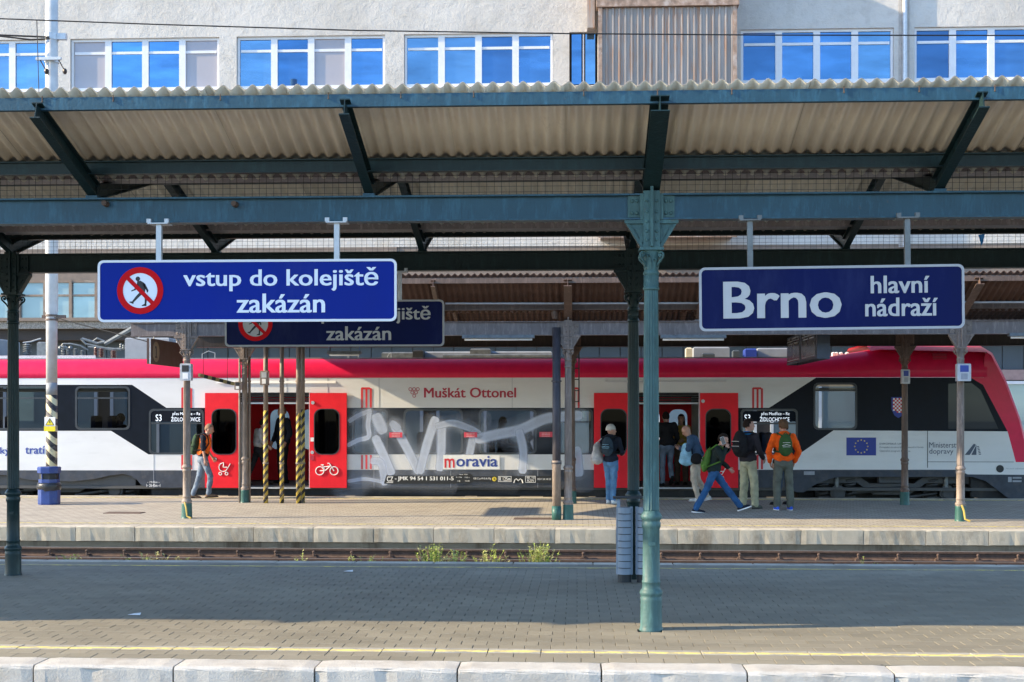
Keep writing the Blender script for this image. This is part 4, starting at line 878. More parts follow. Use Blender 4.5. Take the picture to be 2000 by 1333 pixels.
for (tx, q0, q1, q2, q3, bd) in (('CZ', 755.5, 931, 768, 941, .03), ('- JMK 94 54 1 531 011-5', 771, 931, 886, 941, .03), ('Hmot. 49,8 t', 897, 926, 914, 928.5, 0), ('R+Mg', 891, 931.5, 902, 934, 0), ('+E', 893, 938.5, 899, 941.5, 0), ('150 t', 908, 931.5, 917, 934, 0), ('70,08', 908, 938.5, 917, 941.5, 0), ('KB C-p-R-E-A-Mg', 925, 933, 959, 938, 0), ('R 125m', 975, 932, 997, 940, .02), ('48..10', 1028, 931.5, 1044, 935.5, .01), ('RZPI', 1030, 937, 1042, 941.5, .01), ('REV 24.10.23', 1050, 934.5, 1076, 938, 0), ('– 19.00m –', 287, 940, 312, 944, 0), ('I– 26.45m –I', 286, 945.5, 313, 951.5, .01)):
    mark('lettering', MT['white'], lambda m: text_px(m, tx, q0, q1, q2, q3, YM - .005, bd))
c = T(755.5, 942.3); d = T(768, 943.5); mark('underline', MT['white'], lambda m: m.add([(c[0], YM - .005, d[1]), (d[0], YM - .005, d[1]), (d[0], YM - .005, c[1]), (c[0], YM - .005, c[1])], [(0, 1, 2, 3)]))
for x0, x1, y0, y1 in ((973, 999, 930.5, 941.5), (1026, 1046, 930, 943)):
    A_ = T(x0, y0); B_ = T(x1, y1); mark('plate_border', MT['white'], lambda m: m.ring([(A_[0], B_[1]), (B_[0], B_[1]), (B_[0], A_[1]), (A_[0], A_[1])], [(A_[0] + .01, B_[1] + .01), (B_[0] - .01, B_[1] + .01), (B_[0] - .01, A_[1] - .01), (A_[0] + .01, A_[1] - .01)], YM - .0055, YM - .005))
def coupler(m):
    m.tube([(T(1012.5 + x, y)[0], YM - .005, T(0, y)[1]) for x, y in ((-9, 941), (-7, 935), (-4, 933), (0, 936.5), (4, 933), (7, 935), (9, 941))], .014, 4)
mark('coupling_symbol', MT['white'], coupler)
c = T(965.5, 936); mark('round_badge', MT['gold'], lambda m: m.add([(c[0] + .05 * cos(2 * pi * i / 14), YM - .006, c[1] + .05 * sin(2 * pi * i / 14)) for i in range(14)], [tuple(range(14))]))
mark('badge_letter', MT['black'], lambda m: text_px(m, 'B', 964, 933.5, 967.5, 938.5, YM - .008, .02))
for px, yy in ((773, 850), (919, 849.5), (1066, 849)):
    a1 = T(px - 12.5, yy - 5); b1 = T(px + 13, yy + 5)
    mark('red_sticker', M('sticker_red', (.72, .06, .10), .4) if 'sticker_red' not in bpy.data.materials else bpy.data.materials['sticker_red'], lambda m: m.add([(a1[0], YM - .009, b1[1]), (b1[0], YM - .009, b1[1]), (b1[0], YM - .009, a1[1]), (a1[0], YM - .009, a1[1])], [(0, 1, 2, 3)]))
    sk = mark('sticker_lines', MT['white'], lambda m: [text_px(m, 'xxxxx xxxxxx xxx'.replace('x', '–'), px - 8, yy - 3 + k * 3, px + 8, yy - 2.4 + k * 3, YM - .011, .0) for k in range(3)]); sk['kind'] = 'stuff'
a1 = T(1653, 855); b1 = T(1711, 890)
fl = mark('flag', MT['eu'], lambda m: m.add([(a1[0], YL - .001, b1[1]), (b1[0], YL - .001, b1[1]), (b1[0], YL - .001, a1[1]), (a1[0], YL - .001, a1[1])], [(0, 1, 2, 3)]))
def stars(m):
    c = T(1682, 872.5)
    for k in range(12):
        x = c[0] + .145 * sin(2 * pi * k / 12); z = c[1] + .145 * cos(2 * pi * k / 12)
        m.add([(x + (.022 if i % 2 == 0 else .009) * sin(pi * i / 5), YL - .003, z + (.022 if i % 2 == 0 else .009) * cos(pi * i / 5)) for i in range(10)], [tuple(range(9, -1, -1))])
mark('flag_stars', MT['gold'], stars)
for tx, q0, q1, q2, q3, bd in (('EVROPSKÁ UNIE', 1718, 864.5, 1768, 869, 0), ('Evropské strukturální a investiční fondy', 1718, 872, 1804, 876.5, 0), ('Operační program Doprava', 1718, 879, 1778, 884, 0), ('Ministerstvo', 1815, 864, 1880, 875, 0), ('dopravy', 1815, 876.5, 1862, 890, 0)):
    mark('lettering', MT['p_grey'], lambda m: text_px(m, tx, q0, q1, q2, q3, YL - .001, bd))
def road(m):
    def q(*pts): return [(T(x, y)[0], YL - .001, T(x, y)[1]) for x, y in pts]
    m.add(q((1884, 889), (1894, 889), (1906, 869), (1902, 867)), [(0, 1, 2, 3)]); m.add(q((1897, 889), (1907, 889), (1907, 869)), [(0, 1, 2)])
    for k in range(6): m.add(q((1908 + k * .7, 872 + k * 3), (1912 + k * .8, 871.5 + k * 3), (1912 + k * .8, 873.2 + k * 3), (1908 + k * .7, 873.6 + k * 3)), [(0, 3, 2, 1)])
mark('road_logo', MT['p_grey'], road)
def crest(m):
    m.mi = 0; m.add([(T(x, y)[0], YL - .001, T(x, y)[1]) for x, y in ((1741, 776), (1768, 776), (1768, 800), (1762, 812), (1754.5, 817), (1747, 812), (1741, 800))], [tuple(range(6, -1, -1))])
    for i in range(6):
        for j in range(8):
            m.mi = 1 + (i + j) % 2; x = 1744 + i * 3.6; y = 778 + j * 3.6
            if y > 800 and (x < 1748 or x > 1760): continue
            m.add([(T(X, Y_)[0], YL - .003, T(X, Y_)[1]) for X, Y_ in ((x, y + 3.4), (x + 3.4, y + 3.4), (x + 3.4, y), (x, y))], [(0, 1, 2, 3)])
m = MB(); crest(m); m.build('coat_of_arms', [MT['eu'], MT['white'], MT['p_red']], train, fixn=False)
for x0, y0, x1, y1 in ((1811, 841, 1812.2, 914), (1812, 902, 1980, 903.2), (640, 738, 641, 767), (1225, 738, 1226, 765), (560, 738, 561, 767), (90, 843, 90.8, 918), (300, 888, 300.8, 953), (1050, 918, 1050.8, 953), (880, 918, 880.8, 953), (730, 918, 730.8, 953), (1480, 918, 1480.8, 953), (740, 738, 740.7, 797), (1000, 738, 1000.7, 797)):
    a1 = T(x0, y0); b1 = T(x1, y1); mark('panel_seam', MT['p_lgrey' if (x1 - x0 < 1.1) else 'black'], lambda m: m.box(a1[0], b1[0], YL - .001, YL + .002, b1[1], a1[1]))
a1 = T(1570, 921); b1 = T(1591, 928); mark('maker_plate', MT['p_lgrey'], lambda m: m.box(a1[0], b1[0], YL - .004, YL, b1[1], a1[1]))
a1 = T(1967, 932); b1 = T(1995, 942); mark('data_plate', MT['p_lgrey'], lambda m: [m.box(a1[0] + .02, a1[0] + .1, YL - .004, YL, b1[1], a1[1]), m.box(a1[0] + .12, b1[0], YL - .004, YL, a1[1] - .04, a1[1]), m.box(a1[0] + .12, b1[0], YL - .004, YL, b1[1], b1[1] + .04)])
c2_ = T(1953, 916); mark('round_socket', MT['black'], lambda m: m.prism([(c2_[0] + .085 * cos(2 * pi * i / 20), c2_[1] + .085 * sin(2 * pi * i / 20)) for i in range(20)], YL - .004, YL))
mark('lettering', MT['p_lgrey'], lambda m: text_px(m, 'Nouzové odblokování', 1965, 914, 2004, 917, YL - .001, .0))
# graffiti sprayed over the middle of the car
gm, gn, gp = nodes('spray_paint'); gn.nodes.remove(gp)
df = N(gn, 'ShaderNodeBsdfDiffuse'); df.inputs[0].default_value = (.60, .67, .82, 1); tr = N(gn, 'ShaderNodeBsdfTransparent'); at_ = N(gn, 'ShaderNodeAttribute', attribute_name='a')
tt = tex(gn, 6, 8, .7); mu = N(gn, 'ShaderNodeMath', operation='MULTIPLY'); gn.links.new(at_.outputs['Fac'], mu.inputs[0]); gn.links.new(ramp(gn, tt.outputs[0], [(.25, .75), (.5, 1.)]), mu.inputs[1])
mx = N(gn, 'ShaderNodeMixShader'); gn.links.new(mu.outputs[0], mx.inputs[0]); gn.links.new(tr.outputs[0], mx.inputs[1]); gn.links.new(df.outputs[0], mx.inputs[2]); gn.links.new(mx.outputs[0], gn.nodes['Material Output'].inputs[0])
gv, gf, ga = [], [], []
def stroke(pts, w, alpha=.8, soft=.35, lay=0):
    P_ = [Vector(T(*p)) for p in pts]; Q = []                     # smooth the polyline
    if len(P_) > 2:
        for i in range(len(P_) - 1):
            p0, p1, p2, p3 = P_[max(i - 1, 0)], P_[i], P_[i + 1], P_[min(i + 2, len(P_) - 1)]
            for k in range(6):
                t = k / 6; Q.append(.5 * ((2 * p1) + (p2 - p0) * t + (2 * p0 - 5 * p1 + 4 * p2 - p3) * t * t + (3 * p1 - p0 - 3 * p2 + p3) * t ** 3))
        Q.append(P_[-1])
    else: Q = [P_[0].lerp(P_[1], k / 6) for k in range(7)]
    hw = w * .0117 / 2; k0 = len(gv); off = [-1 - soft, -1 + soft * .2, -.45, 0, .45, 1 - soft * .2, 1 + soft]; av = [0, alpha, alpha * .9, alpha * .86, alpha * .9, alpha, 0]; no = len(off)
    dA = (Q[1] - Q[0]).normalized(); dB = (Q[-1] - Q[-2]).normalized(); R_ = []
    for a in (-1.25, -.97, -.75, -.45): R_.append((Q[0] + dA * hw * a, sqrt(max(.02, 1 - (a / 1.3) ** 2)), 0 if a < -1.2 else 1))
    for q in Q: R_.append((q, 1, 1))
    for a in (.45, .75, .97, 1.25): R_.append((Q[-1] + dB * hw * a, sqrt(max(.02, 1 - (a / 1.3) ** 2)), 0 if a > 1.2 else 1))
    for i, (q, ws, e) in enumerate(R_):
        d = (R_[min(i + 1, len(R_) - 1)][0] - R_[max(i - 1, 0)][0]).normalized(); nn = Vector((-d.y, d.x)); wob = 1 + .09 * mnoise.noise(Vector((q.x * 3, q.y * 3, lay)))
        for o_, a_ in zip(off, av): v = q + nn * hw * o_ * ws * wob; gv.append((v.x, YT - .0125 - lay * .00006, v.y)); ga.append(a_ * e)
    for i in range(len(R_) - 1):
        for j in range(no - 1): gf.append((k0 + i * no + j, k0 + i * no + j + 1, k0 + (i + 1) * no + j + 1, k0 + (i + 1) * no + j))
ST = [([(682, 869), (700, 860), (720, 853), (719, 830), (722, 804)], 9, .75), ([(684, 822), (700, 812), (722, 803)], 9, .5), ([(737, 818), (746, 838)], 22, .7), ([(735, 859), (752, 895), (763, 921)], 17, .8), ([(730, 901), (744, 905), (751, 942)], 14, .7), ([(682, 940), (715, 936), (748, 942)], 7, .6),
      ([(771, 833), (797, 880), (816, 918)], 17, .78), ([(849, 822), (834, 868), (821, 918)], 17, .8), ([(863, 838), (862, 880), (859, 913)], 16, .75), ([(856, 832), (884, 827), (915, 836), (933, 846)], 13, .7), ([(925, 848), (917, 888)], 15, .7),
      ([(936, 857), (975, 848), (1015, 840), (1060, 820), (1090, 815), (1128, 812)], 20, .75), ([(1015, 846), (1022, 880), (1021, 918)], 16, .75), ([(1126, 882), (1130, 922)], 20, .6), ([(768, 829), (776, 835)], 15, .45)]
for i, (p, w_, a_) in enumerate(ST): stroke(p, w_ * .86, min(1, a_ * 1.12), .42, lay=i); stroke(p, w_ * 1.5, .14, .9, lay=40 + i)
for i, (p, w_, a_) in enumerate([([(683, 800), (683, 950)], 44, .30), ([(740, 825), (765, 900)], 60, .16), ([(790, 860), (880, 870)], 70, .12), ([(905, 825), (945, 820)], 26, .3), ([(830, 890), (1000, 930)], 40, .13), ([(700, 936), (880, 945)], 26, .18), ([(1000, 860), (1120, 840)], 40, .13), ([(1135, 850), (1140, 945)], 30, .25)]): stroke(p, w_, a_ * .45, 1.0, lay=20 + i)
me = bpy.data.meshes.new('graffiti'); me.from_pydata([tuple(Vector(v) - rootpos(train)) for v in gv], [], gf); at2 = me.attributes.new('a', 'FLOAT', 'POINT'); at2.data.foreach_set('value', ga); me.materials.append(gm)
finish(bpy.data.objects.new('graffiti', me), train)
# roof equipment
def ribbed(px, py0, py1, r, mat, Y=YT + .9, n=6):
    a1 = at(px, py1, Y); b1 = at(px, py0, Y); h = (b1.z - a1.z); m = MB(); pr = []
    for i in range(n): z = h * i / n; pr += [(r * .55, z), (r, z + h / n * .35), (r, z + h / n * .55), (r * .55, z + h / n * .8)]
    pr += [(r * .5, h), (r * .3, h)]; m.lathe((a1.x, Y, a1.z), pr, 14); m.build('roof_insulator', mat, train)
YQ = YT + .9; zq = zs + .45
for px, y0, y1, r, mt in ((53, 672, 697, .1, 'rgrey'), (125, 676, 696, .075, 'rgrey'), (134, 679, 696, .07, 'rgrey'), (148, 681, 696, .06, 'rgrey'), (187, 679, 698, .05, 'insul'), (198, 681, 699, .07, 'insul'), (222, 685, 700, .075, 'insul'), (161, 685, 697, .05, 'rgrey')): ribbed(px, y0, y1, r, MT[mt])
def rbox(px0, py0, px1, py1, mat, name='roof_box', Y0=YT + .5, Y1=YK - .6, b=.03):
    a1 = at(px0, py0, Y0); b1 = at(px1, py1, Y0); m = MB(); m.cbox(a1.x, b1.x, Y0, Y1, min(b1.z, zq - .02), a1.z, b); return m.build(name, mat, train)
rbox(244, 660, 330, 702, MT['alu']); rbox(72, 668, 90, 694, MT['rgrey'], 'surge_arrester', YT + .8, YT + 1.2); rbox(-140, 660, -20, 702, MT['alu'])
rbox(745, 688, 822, 700, MT['rgrey'], 'air_conditioner', YT + .6); rbox(806, 684, 826, 700, MT['t_under'], 'roof_unit', YT + .5, YT + 1); rbox(826, 687, 1078, 700, MT['alu'], 'roof_fairing', YT + .9); rbox(865, 692, 1078, 701, MT['rgrey'], 'cable_duct', YT + .45, YT + .7)
rbox(918, 681, 958, 700, MT['rgrey'], 'roof_unit', YT + .5, YT + 1.1); rbox(1340, 679, 1352, 700, M('cream_cover', (.6, .55, .4), .5), 'horn_cover', YT + .7, YT + 1); rbox(1372, 690, 1396, 700, MT['slate'], 'antenna_base', YT + .5, YT + .9); rbox(1432, 684, 1445, 700, MT['slate'], 'roof_unit', YT + .6, YT + .9)
rbox(1355, 678, 1425, 700, MT['alu'], 'air_conditioner', YT + 1.1); rbox(1456, 681, 1478, 700, MT['p_blue'], 'roof_unit', YT + 1, YT + 1.5); rbox(1480, 680, 1620, 700, MT['alu'], 'roof_fairing', YT + 1.2)
for px in (1626, 1632, 1641, 1653): rbox(px, 688, px + 5, 703, MT['white'], 'roof_knob', YT + .6, YT + .75, .02)
a1 = at(-160, 695, YT + .3); b1 = at(187, 702, YT + .3); m = MB(); m.box(a1.x, b1.x, YT + .28, YT + .31, zq - .01, zq + .09)
m.build('walkway_plate', M('perforated_plate', (.55, .55, .57), .5, var=.4, scale=60) , train)
pan = thing('pantograph', (at(185, 680, YQ).x, YQ + .4, zq)); pan.parent = train; pan.location = Vector((at(185, 680, YQ).x, YQ + .4, zq)) - rootpos(train)
def rod(pts, r, name, mat='rgrey', Y=YQ + .3):
    m = MB(); m.tube([at(x, y, Y) for x, y in pts], r, 8); m.build(name, MT[mat], pan)
rod([(205, 672), (276, 631)], .05, 'lower_arm'); rod([(276, 632), (283, 648), (270, 661)], .02, 'linkage'); rod([(158, 662), (168, 672), (215, 683), (245, 681)], .03, 'base_frame'); rod([(160, 662), (190, 671), (205, 668)], .035, 'base_frame'); rod([(172, 678), (236, 683)], .03, 'base_frame'); rod([(168, 663), (180, 668), (190, 661), (206, 668)], .022, 'spring_rod'); rod([(115, 684), (123, 672), (138, 672), (158, 676), (172, 684)], .022, 'cable'); rod([(45, 670), (60, 668), (72, 664), (80, 662)], .02, 'cable', 'alu')
rod([(276, 631), (330, 600), (420, 640)], .03, 'upper_arm')
m = MB()
for i in range(5): m.ball(at(118 + i * 5, 680 + (i % 2) * 6, YQ), .055, 8, 6)
for i in range(4): m.ball(at(236 + (i % 2) * 5, 674 + i * 2, YQ), .035, 8, 6)
m.build('clamp_fittings', MT['rgrey'], pan)
for i, (p0, p1) in enumerate((((395, 692), (420, 690)), ((680, 694), (700, 694)), ((757, 697), (764, 690)))):
    m = MB(); e = at(*p0, YT + .5); g = at(*p1, YT + .5); m.tube([(e.x, YT + .5, zq), (e.x, YT + .5, e.z), ((e.x + g.x) / 2, YT + .5, e.z + .07), (g.x, YT + .5, g.z), (g.x, YT + .5, zq)], .012, 6); m.build('lifting_loop', MT['alu'], train)
# ------------------------------------------------------------------ signs hanging from the near canopy
MT['s_skylit'] = M('skylit_sign_blue', (.001, .016, .22), .5, var=.1, scale=1.5, spec=.12, dirt=(.02, .04, .22), dscale=2, damt=.35, stretch=(1, 1, .3)); MT['s_shaded'] = M('shaded_sign_blue', (.0015, .006, .062), .5, var=.12, scale=1.5, spec=.12, dirt=(.03, .04, .12), dscale=2, damt=.4, stretch=(1, 1, .3))  # one sign blue twice: sky light put in one, shade in the other
MT['s_text'] = M('skylit_sign_white', (.72, .78, .86), .5, var=.03); MT['s_text2'] = M('shaded_sign_white', (.45, .455, .46), .6, var=.05); MT['s_red'] = M('sign_red', (.55, .008, .012), .6, var=.04, spec=.08); MT['s_edge2'] = M('shaded_sign_edge', (.36, .37, .39), .5, var=.08); MT['s_edge'] = M('sign_edge', (.7, .72, .76), .4, var=.04)  # bluish white carries sky light; the dimmer white and edge carry shade
def sign_board(name, label, c0, c1, Y, face, hang, ztop_, grp=None, hm='galv'):
    a = at(*c0, Y); b = at(*c1, Y); cx = (a.x + b.x) / 2
    t = thing(name, (cx, Y, a.z), label, 'sign', grp)
    z0, z1 = b.z, a.z; r = .05
    m = MB(); m.prism(rrect(a.x, z0, b.x, z1, r, 6), Y, Y + .025); m.build('panel', face, t)
    w = .016; m = MB(); m.ring(rrect(a.x - .004, z0 - .004, b.x + .004, z1 + .004, r, 6), rrect(a.x + w, z0 + w, b.x - w, z1 - w, r * .7, 6), Y - .006, Y + .012); m.build('sign_frame', MT['s_edge' if face is MT['s_skylit'] else 's_edge2'], t)
    for h in hang:
        x = at(h, 470, Y).x
        m = MB(); m.box(x - .022, x + .022, Y + .01, Y + .05, z1, ztop_ - .012); m.build('hanger', MT[hm], t)
        m = MB(); m.box(x - .085, x + .085, Y - .02, Y + .12, ztop_ - .022, ztop_ - .012)
        for s in (-1, 1): m.box(x + s * .075 - .018, x + s * .075 + .018, Y - .02, Y + .01, ztop_ - .012, ztop_ + .02)
        m.build('clamp_plate', MT[hm], t)
    return t
def walker(t, cpx, cpy, rpx, Y, mats):
    c = at(cpx, cpy, Y); R = rpx * Y / FPX; disc = lambda r, k=40: [(c.x + r * cos(2 * pi * i / k), c.z + r * sin(2 * pi * i / k)) for i in range(k)]
    m = MB(); m.add([(x, Y - .002, z) for x, z in disc(R * .8)], [tuple(range(40))]); p = m.build('white_disc', mats[0], t, fixn=False)
    m = MB(); q = lambda x, y: (c.x + x * R, Y - .0035, c.z - y * R)
    poly = lambda pts: m.add([q(*a) for a in pts], [tuple(range(len(pts) - 1, -1, -1))])
    hd = [(-.10 + .1 * cos(2 * pi * i / 14), -.50 + .1 * sin(2 * pi * i / 14)) for i in range(14)]; poly(hd)
    poly([(-.13, -.40), (.02, -.42), (.20, -.30), (.24, -.12), (.20, .1), (.02, .08), (-.08, -.12), (-.14, -.28)])   # torso
    poly([(.12, -.36), (.22, -.28), (.36, .0), (.33, .08), (.29, .08), (.27, .0), (.14, -.20)])                     # rear arm
    poly([(-.12, -.30), (-.05, -.18), (-.2, -.02), (-.38, .04), (-.39, -.0), (-.26, -.06)])                          # front arm
    poly([(.0, .05), (.14, .1), (-.05, .28), (-.30, .52), (-.38, .5), (-.18, .24)]); poly([(-.38, .46), (-.28, .52), (-.30, .57), (-.46, .51), (-.46, .47)])
    poly([(.06, .08), (.20, .08), (.30, .34), (.26, .62), (.19, .62), (.2, .36)]); poly([(.19, .57), (.27, .58), (.27, .66), (.06, .66), (.08, .62)])
    m.build('walker_symbol', mats[1], t, fixn=False)
    m = MB(); m.ring(disc(R), disc(R * .745), Y - .006, Y - .003); s2 = R * .80; w = R * .09; d = sqrt(.5)
    for_ = [(-s2, -w), (s2, -w), (s2, w), (-s2, w)]; m.add([(c.x + x * d - y * d * 1, Y - .0055, c.z - x * d - y * d) for x, y in for_], [(0, 3, 2, 1)] if 0 else [(0, 1, 2, 3)])
    m.build('prohibition_ring', mats[2], t)
def letters(t, s, px0, py0, px1, py1, Y, mat, bold=.03):
    m = MB(); text_px(m, s, px0, py0, px1, py1, Y - .003, bold); m.build('lettering', mat, t, fixn=False)
Y1 = 10.96
s1 = sign_board('hanging_sign', 'blue sign with crossed-out walker hanging from the front beam, its colour brightened as by sky light', (192, 510), (774, 627), Y1, MT['s_skylit'], (309, 657), 3.395, 'no trespassing signs')
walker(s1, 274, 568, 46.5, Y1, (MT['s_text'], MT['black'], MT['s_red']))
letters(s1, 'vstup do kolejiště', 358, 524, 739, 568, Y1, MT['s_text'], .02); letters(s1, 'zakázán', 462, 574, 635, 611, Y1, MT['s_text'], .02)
Y2 = 14.83
s2 = sign_board('hanging_sign', 'sign of the same blue with crossed-out walker, its colour darkened as in shade, half hidden behind the brighter one', (440, 588), (867, 676), Y2, MT['s_shaded'], (530, 780), 3.395, 'no trespassing signs')
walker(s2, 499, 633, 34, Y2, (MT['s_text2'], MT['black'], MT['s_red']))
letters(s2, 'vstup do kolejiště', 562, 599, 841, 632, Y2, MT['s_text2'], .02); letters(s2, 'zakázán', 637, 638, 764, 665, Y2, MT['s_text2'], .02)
s3 = sign_board('station_name_sign', 'blue station name sign with large white letters, its colours darkened as in shade, right of the front column', (1366, 522), (1882, 643), Y1, MT['s_shaded'], (1466, 1774), 3.395, None, 'rgrey')  # darker hangers: shade put into their grey
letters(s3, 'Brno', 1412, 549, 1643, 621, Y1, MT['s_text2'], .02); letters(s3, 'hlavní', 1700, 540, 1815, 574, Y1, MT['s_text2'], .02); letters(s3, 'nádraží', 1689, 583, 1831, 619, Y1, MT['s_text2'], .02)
s3.rotation_euler.y = -.009
# ------------------------------------------------------------------ things on the near platform
MT['bin_blue'] = M('slate_blue_paint', (.18, .23, .30), .45, var=.08, scale=6); MT['bin_dark'] = M('bin_liner', (.012, .015, .02), .6)
YBIN = 14.68; bc = at(1238, 1120, YBIN); zb0 = zdeck(YBIN)
tb = thing('litter_bin', (bc.x, YBIN, zb0), 'slatted blue-grey twin litter bin fixed to the dark rear column', 'bin')
def dshape(cx, w, d, k=10): return [(cx + w * cos(pi + pi * i / k), YBIN - .02 + d * sin(pi + pi * i / k) * (.9 if 0 else 1)) for i in range(k + 1)]
for s in (-1, 1):
    cx = bc.x + s * .105; zt0 = at(0, 985, YBIN).z; zl = at(0, 1113, YBIN).z
    outer = [(x, y) for x, y in [(cx + .09 * (cos(t) if abs(cos(t)) < .98 else (1 if cos(t) > 0 else -1)), YBIN - .02 - .15 * abs(sin(t)) ** .6) for t in [pi + pi * i / 12 for i in range(13)]]]
    m = MB(); m.prism([(cx + (x - cx) * .9, YBIN - .02 + (y - YBIN + .02) * .93) for x, y in outer], zl, zt0 - .01, 'z'); m.build('liner', MT['bin_dark'], tb)
    n = 10; hh = (zt0 - zl) / n
    for i in range(n):
        m = MB(); m.prism(outer, zl + i * hh + .004, zl + (i + 1) * hh - .005, 'z'); m.build('slat', MT['bin_blue'], tb)
    m = MB()
    for sx in (-1, 1): m.box(cx + sx * .075 - .013, cx + sx * .075 + .013, YBIN - .16 + .045, YBIN - .02, zl, zt0)
    m.build('upright', MT['bin_blue'], tb)
    m = MB(); m.lathe((cx, YBIN - .06, 0), [(.075, zb0), (.075, zl - .002)], 16); m.build('foot', MT['bin_dark'], tb)
m = MB(); zt1 = at(0, 966, YBIN).z; m.box(bc.x - .23, bc.x + .23, YBIN - .14, YBIN + .02, zt1 - .02, zt1); m.build('hood', MT['bin_dark'], tb)
for s in (-1, 1): m = MB(); m.box(bc.x + s * .17 - .018, bc.x + s * .17 + .018, YBIN - .09, YBIN - .05, at(0, 985, YBIN).z - .02, zt1 - .02); m.build('hood_post', MT['bin_blue'], tb)
for i, (px, py, lab) in enumerate(((262, 1208, 'white paper scrap lying on the shaded paving'), (680, 1108, 'small white scrap near the far edge of the near platform'))):
    Y = EYE * FPX / (py - 806); p = at(px, py, Y); z = zdeck(Y); m = MB(); m.add([(p.x - .05, Y - .03, z + .012), (p.x + .06, Y - .02, z + .008), (p.x + .05, Y + .04, z + .022), (p.x - .06, Y + .03, z + .006), (p.x, Y, z + .02)], [(0, 1, 4), (1, 2, 4), (2, 3, 4), (3, 0, 4)]); tag(m.build('paper_scrap', MT['white']), lab, 'litter')
# blue scrap caught in the netting
p = at(1917, 470, 14.9); m = MB(); m.add([(p.x - .035, 14.9, p.z + .06), (p.x + .03, 14.88, p.z + .07), (p.x + .02, 14.91, p.z - .02), (p.x, 14.9, p.z - .06), (p.x - .02, 14.885, p.z - .01)], [(0, 1, 2, 4), (4, 2, 3)]); tag(m.build('plastic_scrap', M('blue_plastic', (.03, .3, .8), .4)), 'bright blue plastic scrap caught in the netting above the station name sign', 'litter')
# weeds between the rails
MT['weed'] = M('weed_leaf', (.33, .40, .07), .7, var=.45, scale=14); MT['weed_dry'] = M('dry_weed', (.45, .44, .18), .8, var=.3, scale=14)
def weed(seed, w, h, n):
    r = random.Random(seed); m = MB()
    for i in range(n):
        m.mi = 1 if r.random() < .3 else 0
        x = r.gauss(0, w * .33); y = r.gauss(0, .09); hh = h * (.98 - .55 * r.random() ** 1.5) * max(.45, 1 - .6 * (abs(x) / w) ** 2); lx = r.gauss(0, .09) + x * .35; ly = r.gauss(0, .08); pts = [Vector((x + lx * t * t, y + ly * t * t, hh * t)) for t in (0, .35, .7, 1)]
        m.tube(pts, [.0035, .003, .0025, .001], 3, False)
        for k in range(int(6 + hh * 40)):
            t = r.uniform(.4, 1); p = Vector((x + lx * t * t, y + ly * t * t, hh * t)); a = r.uniform(0, 2 * pi); L = r.uniform(.03, .075) * (1.3 - .6 * t); d = Vector((cos(a), sin(a), r.uniform(.1, .8))).normalized(); s = d.cross(Vector((0, 0, 1))).normalized() * L * .2
            m.add([p, p + d * L * .5 + s, p + d * L, p + d * L * .5 - s], [(0, 1, 2, 3)])
    return m
for i, (px, w, top, Y, n, lab) in enumerate(((845, .27, 1061, 17.7, 42, 'large yellow-green weed clump left of the middle of the track'), (890, .22, 1072, 17.6, 26, 'lower weed clump just right of the large clump beside the track'), (957, .2, 1060, 17.9, 20, 'open pale weed with thin stems between two thicker clumps'), (1050, .33, 1058, 17.8, 50, 'widest bushy weed clump on the track, left of the bin'), (138, .17, 1080, 17.6, 16, 'low weed beside the track near the left column'), (296, .17, 1076, 17.7, 18, 'bright small weed patch below the taupe column of the far platform'), (358, .1, 1080, 17.7, 8, 'tiny upright weed right of the small bright patch'), (592, .06, 1072, 17.8, 6, 'single thin weed stalk below the striped pipes'), (700, .2, 1078, 17.7, 12, 'sparse low weed row below the bicycle door'), (1690, .1, 1087, 17.6, 8, 'two tiny weeds on the track far right'), (240, .12, 1088, 17.6, 8, 'very low weed sprig left of the bright small patch'), (735, .07, 1086, 17.7, 5, 'little weed tuft right of the sparse weed row'))):
    g = at(px, 1100, Y); h = at(px, top, Y).z + .62
    o = inst('weed_plant', weed(40 + i, w, h, int(n * 1.7)).mesh('weed_plant', [MT['weed'], MT['weed_dry']]), None, (g.x, Y, -.62)); tag(o, lab, 'plant', 'weeds growing in the track')
# ------------------------------------------------------------------ things on the far platform
MT['b_blue'] = M('bin_blue_steel', (.01, .04, .20), .4, var=.15, scale=7, dirt=(.10, .13, .2), damt=.5); MT['bag'] = M('black_bag', (.02, .022, .026), .3, var=.3, bmp=.5, bscale=25)
YBB = 27.45; q = at(96, 990, YBB); bb = thing('litter_bin', (q.x, YBB, ZF), 'octagonal blue litter bin with black bag in front of the striped pole', 'bin')
def octo(r, z, ph=pi / 8): return [(q.x + r * cos(ph + i * pi / 4), YBB + r * sin(ph + i * pi / 4), z) for i in range(8)]
def stack(m, lev, capb=True, capt=True):
    k = len(m.v); vs = [v for r, z in lev for v in octo(r, z)]; fs = [(i * 8 + j, i * 8 + (j + 1) % 8, (i + 1) * 8 + (j + 1) % 8, (i + 1) * 8 + j) for i in range(len(lev) - 1) for j in range(8)]
    if capb: fs.append(tuple(range(7, -1, -1)))
    if capt: fs.append(tuple((len(lev) - 1) * 8 + j for j in range(8)))
    m.add(vs, fs)
zz_ = lambda py: at(96, py, YBB).z
m = MB(); stack(m, [(.215, ZF), (.225, ZF + .03), (.225, zz_(952))]); m.build('bin_body', MT['b_blue'], bb)
m = MB(); m.smooth = True; n = 24; vs = []
rg = random.Random(3)
for k, (r, z) in enumerate(((.226, zz_(955)), (.245, zz_(952)), (.243, zz_(947)), (.228, zz_(943.5)), (.2, zz_(943)))):
    for j in range(n): a = 2 * pi * j / n; rr = r + rg.uniform(-.01, .012); vs.append((q.x + rr * cos(a), YBB + rr * sin(a), z + (rg.uniform(-.05, .0) if k == 0 else rg.uniform(-.008, .008))))
